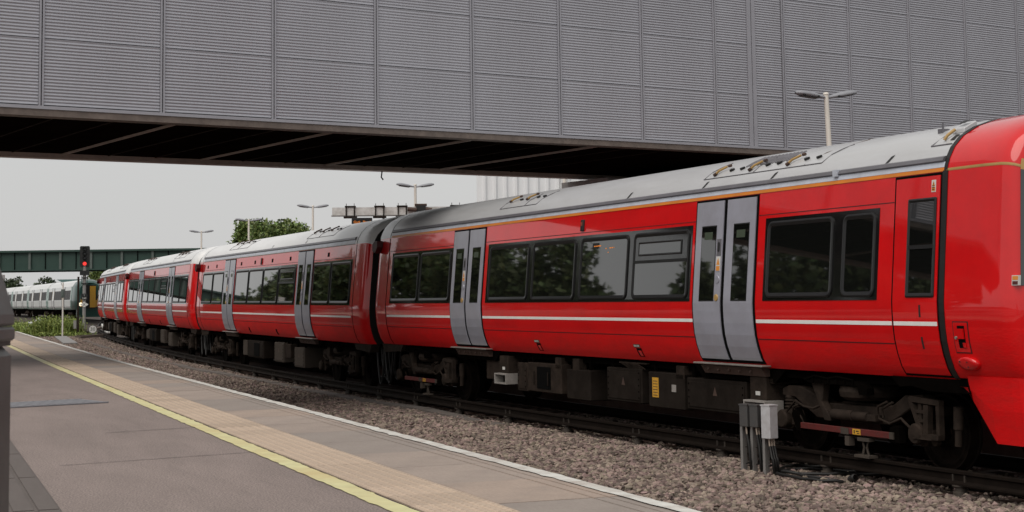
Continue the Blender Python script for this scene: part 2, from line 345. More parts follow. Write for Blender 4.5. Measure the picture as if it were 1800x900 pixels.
# ------------------------------------------------------------------ lie of the land and the curve of the track
def gz(Y):                                   # the line climbs gently beyond the bridge
    t = max(0., Y - 28.); return .0045 * (t*t/(t+7.)) if t else 0.
TH0 = R(23.8503); KAP = .0016; TX, TY = 2.0558, 25.4949
_ds = .25; _S = np.arange(-40, 170, _ds); _H = TH0 - KAP*_S
_X = np.concatenate([[0], np.cumsum((-np.sin(_H[1:]) - np.sin(_H[:-1]))/2*_ds)]); _Y = np.concatenate([[0], np.cumsum((np.cos(_H[1:]) + np.cos(_H[:-1]))/2*_ds)])
_i0 = int(np.argmin(abs(_S))); _X += TX - _X[_i0]; _Y += TY - _Y[_i0]
def track(s, lat=0., z=0.):
    """point at distance s beyond the middle of the first carriage; lat > 0 towards the platform"""
    x = np.interp(s, _S, _X); y = np.interp(s, _S, _Y); h = TH0 - KAP*s
    x2 = x - math.cos(h)*lat; y2 = y - math.sin(h)*lat
    return Vector((x2, y2, z + gz(y)))
def heading(s): return TH0 - KAP*s

# ------------------------------------------------------------------ setting: ground
g = MB()
ys = [-60, -20, 0, 10, 20, 28, 32, 36, 42, 50, 60, 75, 90, 110, 130, 160, 200, 260, 340, 460, 650, 900, 1300, 2000, 3000]
xs = [-3000, -900, -300, -120, -60, -30, -12, 0, 12, 30, 60, 120, 300, 900, 3000]
vs = [(x, y, -.235 + (gz(min(y, 300)) if y > 0 else 0)) for y in ys for x in xs]; n = len(xs)
g.add(vs, [(j*n+i, j*n+i+1, (j+1)*n+i+1, (j+1)*n+i) for j in range(len(ys)-1) for i in range(n-1)])
o = g.build('ground', M['ground']); tag(o, kind='structure')

# platform: a straight edge; frame with x along the edge (away), y towards the camera side
P0 = Vector((3.81, 0, 0)); PA = math.atan(.3822)
pdir = Vector((-math.sin(PA), math.cos(PA), 0)); pin = Vector((-math.cos(PA), -math.sin(PA), 0))
ZP = .915
plat = empty('platform', P0, math.atan2(pdir.y, pdir.x)); tag(plat, kind='structure')   # local x = along the edge, local y = inwards
def pl(Y): return Y / math.cos(PA)           # edge distance for a world Y
X0, X1 = -10., 61.0
def zpl(x):
    return ZP + gz(x*math.cos(PA))
m = MB()
seg = [X0, 0, 10, 20, 28, 34, 40, 46, 52, X1]
for a, b in zip(seg[:-1], seg[1:]):
    za, zb = zpl(a), zpl(b)
    m.add([(a, 1.229, za), (b, 1.229, zb), (b, 30, zb), (a, 30, za)], [(0, 1, 2, 3)], 0)
    m.add([(a, 1.229, za-.012), (b, 1.229, zb-.012), (b, .02, zb-.012), (a, .02, za-.012)], [(3, 2, 1, 0)], 0)
    m.add([(a, 1.229, za), (b, 1.229, zb), (b, 1.229, zb-.012), (a, 1.229, za-.012)], [(3, 2, 1, 0)], 0)
    m.add([(a, .06, za-.012), (b, .06, zb-.012), (b, .06, -1), (a, .06, -1)], [(0, 1, 2, 3)], 1)
m.add([(X1, .06, zpl(X1)-.012), (X1, 30, zpl(X1)-.012), (X1, 30, -1), (X1, .06, -1)], [(0, 1, 2, 3)], 1)
m.build('asphalt_surface', [M['asphalt'], M['brick']], plat)
# coping slabs with two shallow grooves and the painted nosing
def coper_mesh():
    L_ = .94; q = MB()
    prof = [(.0, -.10), (.0, -.012), (.012, 0), (.16, 0), (.163, -.014), (.175, -.014), (.178, 0), (.245, 0), (.248, -.014), (.260, -.014), (.263, 0), (.772, 0), (.775, -.004), (.775, -.08)]
    n_ = len(prof)
    vs_ = [(0, y, z) for y, z in prof] + [(L_, y, z) for y, z in prof]
    for i in range(n_-1): q.add([vs_[i], vs_[i+1], vs_[n_+i+1], vs_[n_+i]], [(0, 1, 2, 3)])
    q.add([vs_[i] for i in range(n_)], [tuple(range(n_))]); q.add([vs_[n_+i] for i in range(n_)], [tuple(range(n_-1, -1, -1))])
    return q
def pitched(o, x):
    o.rotation_euler = (0, -math.atan((zpl(x+.5)-zpl(x-.5))), 0)
cop = None; k = 0; x = X0; cop_mats = []
for i, tn in enumerate([(1, 1, 1), (.86, .9, .93), (1.06, 1.02, .98)]):
    mm = M['coper'].copy(); mm.name = 'coping_slab_tone'; hs = [n_ for n_ in mm.node_tree.nodes if n_.type == 'HUE_SAT'][0]
    c0 = hs.inputs['Color'].default_value; hs.inputs['Color'].default_value = (c0[0]*tn[0], c0[1]*tn[1], c0[2]*tn[2], 1); cop_mats.append(mm)
protos = [coper_mesh().build('coping_stone', cm, plat) for cm in cop_mats]
used = [False]*3
while x < X1 - .5:
    j = random.choice([0, 0, 1, 1, 2])
    if not used[j]: o = protos[j]; used[j] = True
    else: o = protos[j].copy(); C.objects.link(o)
    o.location = (x, random.uniform(-.002, .003), zpl(x) + random.uniform(-.0015, .0015)); pitched(o, x)
    x += .945 if x < 46 else .945
for j in range(3):
    if not used[j]: bpy.data.objects.remove(protos[j])
# white nosing paint, ragged inner edge, and the yellow line
def ragged(name, y0, y1, material, dz, step, amp, x0=X0, x1=X1):
    xs_ = np.arange(x0, x1, step); v = []; f = []
    na = RNG.normal(0, amp, len(xs_)); nb = RNG.normal(0, amp, len(xs_))
    for i, x_ in enumerate(xs_):
        z = zpl(x_) + dz
        v += [(x_, y0 + na[i], z), (x_, y1 + nb[i], z)]
    f = [(2*i, 2*i+2, 2*i+3, 2*i+1) for i in range(len(xs_)-1)]
    q = MB(); q.add(v, f); return q.build(name, material, plat)
ragged('white_edge_line', .020, .118, M['white_paint'], .006, .12, .006)
ragged('yellow_line', 1.240, 1.362, M['yellow_paint'], .005, .10, .0045)
# tactile slabs with rows of blisters
def tactile_mesh():
    q = MB(); a = .42; w = .425; n_ = 6; 
    q.box(0.002, a-.002, 0.002, w-.002, -.05, 0)
    for i in range(n_):
        for j in range(n_):
            cx = (i+.5)*a/n_; cyy = (j+.5)*w/n_; vs_ = []
            for r_, z in ((.0245, 0.0003), (.0205, .0048), (.013, .0062)):
                vs_ += [(cx + r_*1.1*math.cos(t), cyy + r_*math.sin(t), z) for t in [2*math.pi*k_/6 for k_ in range(6)]]
            fs_ = [(l*6+k_, l*6+(k_+1) % 6, (l+1)*6+(k_+1) % 6, (l+1)*6+k_) for l in range(2) for k_ in range(6)] + [(12, 13, 14, 15, 16, 17)]
            q.add(vs_, fs_)
    return q
tp = tactile_mesh().build('tactile_slab', M['tactile'], plat); first = True; x = X0 + .1; cnt = 0
tmats = [M['tactile']]
for v_ in (.93, 1.05):
    mm = M['tactile'].copy(); hs = [n_ for n_ in mm.node_tree.nodes if n_.type == 'HUE_SAT'][0]; c0 = hs.inputs['Color'].default_value
    hs.inputs['Color'].default_value = (c0[0]*v_, c0[1]*v_, c0[2]*v_, 1); tmats.append(mm)
tps = [tp]
for mm in tmats[1:]:
    me = tp.data.copy(); me.materials.clear(); me.materials.append(mm); o = bpy.data.objects.new('tactile_slab', me); tps.append(o)
us = [0, 0, 0]
while x < X1 - .5:
    j = random.choice([0, 0, 1, 2]); o = tps[j]
    if us[j] == 0: 
        us[j] = 1
        if j: C.objects.link(o); o.parent = plat
    else: o = tps[j].copy(); C.objects.link(o)
    o.location = (x, .785 + random.uniform(-.0015, .0015), zpl(x) + .002 + random.uniform(-.001, .001)); pitched(o, x); x += .42
# tar joints across the asphalt, grey paving strip and grate
def plocal(p):
    d = Vector(p) - P0; return d.dot(pdir), d.dot(pin)
def joint(pa, pb, w=.016):
    q = MB(); a = Vector(plocal(pa)); b = Vector(plocal(pb)); dd = (b-a).normalized(); nn = Vector((-dd.y, dd.x))*w/2; v = []
    K = 16
    for i in range(K+1):
        p_ = a + (b-a)*i/K + nn*random.uniform(-.5, .5); e = nn*random.uniform(.6, 1.2)
        v += [(p_.x-e.x, p_.y-e.y, zpl(p_.x)+.004), (p_.x+e.x, p_.y+e.y, zpl(p_.x)+.004)]
    q.add(v, [(2*i, 2*i+2, 2*i+3, 2*i+1) for i in range(K)]); q.build('tar_joint', M['joint'], plat)
for pa, pb in (((-2.93, 10.19, 0), (-1.62, 11.05, 0)), ((-3.3, 12.72, 0), (-2.6, 13.2, 0)), ((-7.2, 17.4, 0), (-4.6, 18.6, 0)), ((-10.5, 24.2, 0), (-7.2, 25.3, 0)), ((-13, 31.4, 0), (-10, 32.6, 0)), ((-1.6, 5.6, 0), (-.1, 6.6, 0))):
    joint(pa, pb)
ragged('tar_joint', 1.2115, 1.2275, M['gap'], -.004, .3, .001)
# grey paving slabs along the back of the asphalt
sa = plocal((-3.77, 11.86, 0)); sb = plocal((-2.28, 7.96, 0))
sl = MB(); sl.box(0, 1.58, 0, .6, -.05, 0.004)
for gy in (.0, .12, .24, .36, .48, .594): sl.box(.012, 1.568, gy+.012, gy+.108, .0041, .0105) if gy < .5 else None
slab = sl.build('paving_slab', M['strip'], plat); f1 = True
ang = math.atan2(sa[1]-sb[1], sa[0]-sb[0])
for i in range(-5, 14):
    for jj in range(2):
        o = slab if f1 else slab.copy()
        if not f1: C.objects.link(o)
        f1 = False
        o.location = (sb[0] + math.cos(ang)*1.59*i - math.sin(ang)*.605*jj, sb[1] + math.sin(ang)*1.59*i + math.cos(ang)*.605*jj, ZP + .002 + random.uniform(0, .0015)); o.rotation_euler = (0, 0, ang)
gc = Vector((-4.9, 16.55, ZP + gz(16.55))); gr = MB()
gr.box(-.52, .52, -.36, .36, .0, .004, 1)
for i in range(13):
    xx = -.46 + i*.0767; gr.box(xx-.024, xx+.024, -.34, .34, .0045, .016)
for yy in (-.35, .35): gr.box(-.52, .52, yy-.01, yy+.01, .0045, .016)
o = gr.build('drain_cover', [M['grate'], M['black']], None, gc, R(38)); tag(o, 'ribbed grey metal drain cover set into the asphalt platform', 'drain cover')

# ------------------------------------------------------------------ ballast stones
def stones(name, pts, size, sides):
    n_ = len(pts)
    if sides == 20:
        t = (1+5**.5)/2
        base = np.array([(-1,t,0),(1,t,0),(-1,-t,0),(1,-t,0),(0,-1,t),(0,1,t),(0,-1,-t),(0,1,-t),(t,0,-1),(t,0,1),(-t,0,-1),(-t,0,1)])/1.9
        fc = np.array([(0,11,5),(0,5,1),(0,1,7),(0,7,10),(0,10,11),(1,5,9),(5,11,4),(11,10,2),(10,7,6),(7,1,8),(3,9,4),(3,4,2),(3,2,6),(3,6,8),(3,8,9),(4,9,5),(2,4,11),(6,2,10),(8,6,7),(9,8,1)])
    else:
        base = np.array([(1,0,0),(-1,0,0),(0,1,0),(0,-1,0),(0,0,1),(0,0,-1)], float)
        fc = np.array([(0,2,4),(2,1,4),(1,3,4),(3,0,4),(2,0,5),(1,2,5),(3,1,5),(0,3,5)])
    k_ = len(base)
    v = base[None] * RNG.uniform(.62, 1.25, (n_, k_, 1)) 
    v = v * (size * RNG.uniform(.55, 1.35, (n_, 1, 1))) * np.stack([RNG.uniform(.8, 1.5, n_), RNG.uniform(.6, 1.1, n_), RNG.uniform(.5, .95, n_)], -1)[:, None]
    a, b = RNG.uniform(0, 6.28, n_), RNG.uniform(-.6, .6, n_)
    ca, sa_, cb, sb_ = np.cos(a)[:, None], np.sin(a)[:, None], np.cos(b)[:, None], np.sin(b)[:, None]
    x_, y_, z_ = v[..., 0], v[..., 1], v[..., 2]
    y2, z2 = y_*cb - z_*sb_, y_*sb_ + z_*cb
    v = np.stack([x_*ca - y2*sa_, x_*sa_ + y2*ca, z2], -1) + pts[:, None]
    Fc = (fc[None] + (np.arange(n_)*k_)[:, None, None]).reshape(-1, 3)
    o = np_mesh(name, v.reshape(-1, 3), Fc, M['stone']); tag(o, kind='stuff', label='brown grey crushed ballast stones between the platform and the rails'); return o
def ballast_pts(s0, s1, l0, l1, dens):
    n_ = int((s1-s0)*(l1-l0)*dens)
    s_ = RNG.uniform(s0, s1, n_); l_ = RNG.uniform(l0, l1, n_)
    h = TH0 - KAP*s_; x_ = np.interp(s_, _S, _X) - np.cos(h)*l_; y_ = np.interp(s_, _S, _Y) - np.sin(h)*l_
    yy = np.interp(s_, _S, _Y)
    prof = np.interp(l_, [-3, -.6, .6, 1.0, 1.7, 2.3, 3.2, 6], [-.20, -.20, -.20, -.22, -.20, -.195, -.20, -.22])
    lump = .012*np.sin(x_*2.1+y_*1.3) + .010*np.sin(x_*5.3-y_*3.7) + .008*np.sin(y_*8.1+x_)
    z_ = prof + lump + np.array([gz(t) for t in yy]) + RNG.uniform(-.022, .016, n_)
    d = (x_-P0.x)*pin.x + (y_-P0.y)*pin.y
    keep = d < -.35
    return np.stack([x_, y_, z_], -1)[keep]
stones('ballast', ballast_pts(-14, 10, .95, 4.6, 520), .036, 20)
stones('ballast', ballast_pts(10, 32, .95, 5.0, 300), .034, 8)
stones('ballast', ballast_pts(32, 75, .95, 5.6, 130), .042, 8)
stones('ballast', ballast_pts(-14, 4, -.9, .95, 120), .034, 8)

# the platform on the far side of the train
q = MB(); ss = np.arange(-30, 96, 3.); v = []
for s_ in ss:
    for l_, z_ in ((-1.62, -.6), (-1.62, .90), (-9.5, .90), (-9.5, -.6)): v.append(tuple(track(s_, l_, z_)))
for i in range(len(ss)-1):
    for k_ in range(3): q.f.append((i*4+k_, (i+1)*4+k_, (i+1)*4+k_+1, i*4+k_+1)); q.m.append(1 if k_ != 1 else 0); q.s.append(False)
q.v = v; o = q.build('far_platform', [M['asphalt'], M['brick']]); tag(o, kind='structure')

# ------------------------------------------------------------------ track
trk = empty('railway_track', (0, 0, 0)); tag(trk, kind='structure')
def rail(name, lat, ztop, hgt, headw, footw, s0, s1, mats):
    pr = [(-footw/2, 0), (-footw/2, .018), (-.012, .04), (-.012, hgt-.05), (-headw/2, hgt-.035), (-headw/2, hgt-.006), (-headw/2+.008, hgt), (headw/2-.008, hgt), (headw/2, hgt-.006), (headw/2, hgt-.035), (.012, hgt-.05), (.012, .04), (footw/2, .018), (footw/2, 0)]
    ss = np.arange(s0, s1+.01, 2.0); q = MB(); n_ = len(pr); vs_ = []
    for s_ in ss:
        vs_ += [tuple(track(s_, lat + a, ztop - hgt + b)) for a, b in pr]
    for i in range(len(ss)-1):
        for k_ in range(n_):
            k2 = (k_+1) % n_
            q.f.append((i*n_+k_, i*n_+k2, (i+1)*n_+k2, (i+1)*n_+k_)); q.m.append(1 if k_ == 6 else 0); q.s.append(False)
    q.v = vs_; q.f.append(tuple(range(n_))); q.m.append(0); q.s.append(False)
    return q.build(name, mats, trk)
rail('running_rail', .7175+.036, 0., .16, .072, .14, -22, 140, [M['rail'], M['railtop']])
rail('running_rail', -.7535, 0., .16, .072, .14, -22, 140, [M['rail'], M['railtop']])
rail('conductor_rail', 1.16, .075, .15, .075, .15, -22, 76, [M['rail'], M['rail']])
pm = MB(); pm.lathe([(.085, -.24), (.085, -.15), (.062, -.14), (.062, -.10), (.09, -.09), (.09, -.075), (.0, -.075)], (0, 0, 0), (0, 0, 1), 12); pm.box(-.03, .03, -.10, -.085, -.09, .03); pm.box(-.03, .03, .085, .10, -.09, .03)
pot = None
for i in range(36):
    s_ = 9.0 - 4.25*0 - 0 if False else -9.0 + 2.35*i*1.0
    p_ = track(s_, 1.16, 0.0)
    if pot is None: o = pot = pm.build('insulator_pot', M['pot'], trk)
    else: o = pot.copy(); C.objects.link(o)
    o.location = p_; o.rotation_euler = (0, 0, heading(s_))
# concrete sleepers, ends just showing through the ballast
sm_ = MB(); sm_.box(-1.27, 1.27, -.12, .12, -.2, .0)
slp = None
for i in range(130):
    s_ = -14 + .65*i; p_ = track(s_, 0, -.193)
    if slp is None: o = slp = sm_.build('sleeper', M['rust'], trk)
    else: o = slp.copy(); C.objects.link(o)
    o.location = p_; o.rotation_euler = (0, 0, heading(s_))

# cable duct: concrete-coloured lids lying along the ballast
dp = [(-22.81, 83.7), (-17.3, 68.), (-15.0, 61.9), (-11.26, 52.66), (-10.14, 49.66), (-7.03, 42.88), (-5.04, 37.9), (-3.15, 33.6), (-1.76, 30.9), (-.54, 27.6), (.35, 25.6)]
dx = np.array(dp); dl = np.concatenate([[0], np.cumsum(np.hypot(*np.diff(dx, axis=0).T))])
duct = empty('cable_duct', (0, 0, 0)); tag(duct, 'low grey cable duct of dusty lids lying along the ballast beside the rails', 'cable duct')
lid = MB(); lid.box(0, .985, -.14, .14, -.08, .0)
ld = None; t = 0.; 
while t < dl[-1] - 1:
    ax_, ay_ = np.interp(t, dl, dx[:, 0]), np.interp(t, dl, dx[:, 1]); bx_, by_ = np.interp(t+1, dl, dx[:, 0]), np.interp(t+1, dl, dx[:, 1])
    if ld is None: o = ld = lid.build('duct_lid', M['duct_g'], duct)
    else: o = ld.copy(); C.objects.link(o)
    rem = dl[-1] - t
    o.location = (ax_ + random.uniform(-.02, .02), ay_, gz(ay_) - .158 - max(0, .05*(1-rem/6)) + random.uniform(-.006, .006)); o.rotation_euler = (random.uniform(-.03, .03), 0, math.atan2(by_-ay_, bx_-ax_)); t += 1.

# ------------------------------------------------------------------ carriages
PZ = [1.04, 1.10, 1.16, 1.30, 1.45, 1.60, 1.75, 1.86, 1.92, 3.22, 3.25]
PL = [1.22, 1.265, 1.302, 1.352, 1.387, 1.403, 1.4105, 1.4105, 1.4065, 1.2905, 1.286]
def lat(z): return float(np.interp(z, PZ, PL))
ROOFP = [(1.288, 3.25), (1.278, 3.30), (1.248, 3.38), (1.18, 3.50), (1.06, 3.62), (.86, 3.73), (.58, 3.82), (.28, 3.87), (0, 3.885)]
def roofz(l): return float(np.interp(l, [p_[0] for p_ in ROOFP[::-1]], [p_[1] for p_ in ROOFP[::-1]]))
def sk(s_, z, off=0.): return (s_, -(lat(z)+off), z)
def zl(z0, z1): return [z0] + [z for z in PZ if z0 + .01 < z < z1 - .01] + [z1]
def panel(q, s0, s1, z0, z1, off, depth=.012, mat=0):
    zz = zl(z0, z1); v = [sk(s_, z, off) for z in zz for s_ in (s0, s1)] + [sk(s_, z, off-depth) for z in zz for s_ in (s0, s1)]; n_ = len(zz)*2
    f = [(2*i, 2*i+1, 2*i+3, 2*i+2) for i in range(len(zz)-1)]
    f += [(2*i, 2*i+2, n_+2*i+2, n_+2*i) for i in range(len(zz)-1)] + [(2*i+3, 2*i+1, n_+2*i+1, n_+2*i+3) for i in range(len(zz)-1)]
    e = 2*(len(zz)-1); f += [(1, 0, n_, n_+1), (e, e+1, n_+e+1, n_+e)]
    q.add(v, f, mat)
def rrp(s0, s1, z0, z1, r, k=4):
    o_ = []
    for cx, cz, a0 in ((s1-r, z1-r, 0), (s0+r, z1-r, 90), (s0+r, z0+r, 180), (s1-r, z0+r, 270)):
        for i in range(k+1):
            a = R(a0 + 90*i/k); o_.append((cx + r*math.cos(a), cz + r*math.sin(a)))
    return o_
def pane(q, s0, s1, z0, z1, r, off, mat=0):
    p_ = rrp(s0, s1, z0, z1, r); v = [sk(a, b, off) for a, b in p_]; q.add(v, [tuple(range(len(v)))], mat)
def ring(q, s0, s1, z0, z1, w, r, off, depth=.03, mat=0, inset=.012):
    A = rrp(s0, s1, z0, z1, r); Bm = rrp(s0+w*.35, s1-w*.35, z0+w*.35, z1-w*.35, max(.012, r-w*.35)); B = rrp(s0+w, s1-w, z0+w, z1-w, max(.01, r-w)); n_ = len(A)
    v = [sk(a, b, off-depth) for a, b in A] + [sk(a, b, off-.006) for a, b in A] + [sk(a, b, off) for a, b in Bm] + [sk(a, b, off-inset) for a, b in B]
    for l in range(3):
        q.add([v[l*n_+i] for i in range(n_)] + [v[(l+1)*n_+i] for i in range(n_)], [(i, (i+1) % n_, n_+(i+1) % n_, n_+i) for i in range(n_)], mat)
FULL = [(-PL[i], PZ[i]) for i in range(len(PZ))] + [(-a, b) for a, b in ROOFP[1:]] + [(a, b) for a, b in ROOFP[-2:0:-1]] + [(PL[i], PZ[i]) for i in range(len(PZ)-1, -1, -1)]
NB = len(PZ); NF = len(FULL)
def loft(rings, seg_lo, seg_hi, q, mat=0, sm=True, matf=None):
    # rings: (s, function (y, z) -> (x, y, z)); segments seg_lo..seg_hi of the profile
    for a, b in zip(rings[:-1], rings[1:]):
        for k_ in range(seg_lo, seg_hi):
            p_ = [a(*FULL[k_]), a(*FULL[k_+1]), b(*FULL[k_+1]), b(*FULL[k_])]
            q.add(p_, [(0, 3, 2, 1)], matf(k_) if matf else mat, sm)
def rg(s_, ins=0.):
    def f(y, z):
        sc = 1 - ins/1.4
        return (s_, y*sc, z - (ins*.75 if z > 3.2 else 0)*max(0, (z-2.9)))
    return f
def weld(o, ang=40):
    bm = bmesh.new(); bm.from_mesh(o.data); bmesh.ops.remove_doubles(bm, verts=bm.verts, dist=.0008)
    for e in bm.edges:
        if len(e.link_faces) == 2 and e.calc_face_angle(0) > R(ang): e.smooth = False
    bm.to_mesh(o.data); bm.free()

def warn_label(par, s0, z0, w=.09, h=.19):
    q = MB(); panel(q, s0, s0+w, z0, z0+h, .018, .006)
    o = q.build('warning_label', M['white'], par)
    q = MB(); panel(q, s0+.008, s0+w-.008, z0+.012, z0+h*.42, .0205, .004); 
    q.add([sk(s0+w*.15, z0+h*.5, .0205), sk(s0+w*.85, z0+h*.5, .0205), sk(s0+w*.5, z0+h*.92, .0205)], [(0, 1, 2)])
    q.build('warning_mark', M['orange_l'], o)
    q = MB()
    for i in range(3): panel(q, s0+.016, s0+w-.016, z0+.022+.02*i, z0+.031+.02*i, .0225, .003)
    panel(q, s0+w*.46, s0+w*.54, z0+h*.6, z0+h*.78, .0225, .003)
    q.build('warning_text', M['ink'], o)

def window(par, s0, s1, z0=1.92, z1=2.87, hopper=False):
    q = MB(); ring(q, s0, s1, z0, z1, .062, .10, .026, .03); fr = q.build('window', M['frame'], par, smooth=False)
    if not hopper:
        q = MB(); pane(q, s0+.055, s1-.055, z0+.055, z1-.055, .06, .012); q.build('glass_pane', M['glass'], fr)
    else:
        q = MB(); zm = z0 + (z1-z0)*.56; pane(q, s0+.055, s1-.055, z0+.055, zm, .04, .012); q.build('glass_pane', M['glass'], fr)
        q = MB(); panel(q, s0+.05, s1-.05, zm, z1-.045, .013, .008); q.build('hopper_panel', M['band'], fr)
        q = MB(); panel(q, s0+.03, s1-.03, zm-.018, zm+.022, .028, .02); ring(q, s0+.16, s1-.20, zm+.085, zm+.285, .03, .015, .028, .02); q.build('hopper_frame', M['frame'], fr)
        q = MB(); pane(q, s0+.19, s1-.23, zm+.112, zm+.258, .008, .020); q.build('glass_pane', M['glass'], fr)

def door(par, c, hw=.775, handed=1, detail=True):
    s0, s1 = c-hw, c+hw
    q = MB(); panel(q, s0, s1, 1.085, 3.235, .007, .02); q.build('door_surround', M['gap'], par)
    for k_ in (0, 1):
        a, b = (s0+.045, c-.045) if k_ == 0 else (c+.045, s1-.045)
        q = MB(); panel(q, a, b, 1.125, 3.205, .020, .018); d = q.build('door', M['alu'], par, smooth=False)
        w0, w1 = (a+.165, a+.52) if k_ == 0 else (a+.19, a+.545)
        q = MB(); panel(q, w0-.012, w1+.012, 1.885, 2.885, .0225, .006); q.build('window_seal', M['black'], d)
        q = MB(); panel(q, w0, w1, 1.90, 2.87, .0250, .004); gl = q.build('glass_pane', M['glass'], d)
        if detail:
            q = MB(); panel(q, w0+.07, w1-.08, 2.70, 2.80, .0265, .002); q.build('notice', M['green_l'], d)
        if k_ == 0:
            q = MB(); panel(q, b-.125, b-.02, 2.48, 2.70, .026, .01); q.build('button_plate', M['gutter'], d)
            q = MB(); pane(q, b-.098, b-.047, 2.53, 2.66, .024, .030); q.build('door_button', M['ink'], d)
            q = MB(); panel(q, b-.125, b-.025, 2.28, 2.47, .0245, .004); q.build('warning_label', M['white'], d)
            q = MB(); panel(q, b-.118, b-.032, 2.285, 2.345, .0265, .002); q.add([sk(b-.115, 2.36, .0265), sk(b-.035, 2.36, .0265), sk(b-.075, 2.455, .0265)], [(0, 1, 2)]); q.build('warning_mark', M['orange_l'], d)
            q = MB(); q.lathe([(.0, .012), (.05, .012), (.055, 0)], (b-.075, -(lat(2.17)+.02), 2.17), (0, -1, 0), 14); q.build('door_lock', M['alu'], d)
            q = MB(); q.lathe([(.0, .014), (.042, .012), (.048, 0)], (b-.085, -(lat(1.93)+.02), 1.93), (0, -1, 0), 14); q.build('door_button', M['handle'], d)
    q = MB(); q.box(s0-.06, s1+.07, -1.385, -1.15, 1.055, 1.075); st = q.build('door_step', M['sill'], par, bevel=.004)
    q = MB(); q.ext([(-1.325, 1.04), (-1.26, .93), (-1.05, .93), (-1.05, 1.04)], s0+.04, s1-.02, 'x')
    for i in range(5): xx = s0 + .2 + i*.26; q.lathe([(.0, .02), (.022, .018), (.024, 0)], (xx, -1.295, .985), (0, -1, .5), 8)
    q.build('step_bracket', M['rust'], st)
    q = MB(); q.ext([(s0-.35, 1.04), (s0-.12, .86), (s1+.1, .86), (s1+.35, 1.04)], -1.2, -1.0, 'y'); q.build('skirt_plate', M['under_dk'], st)

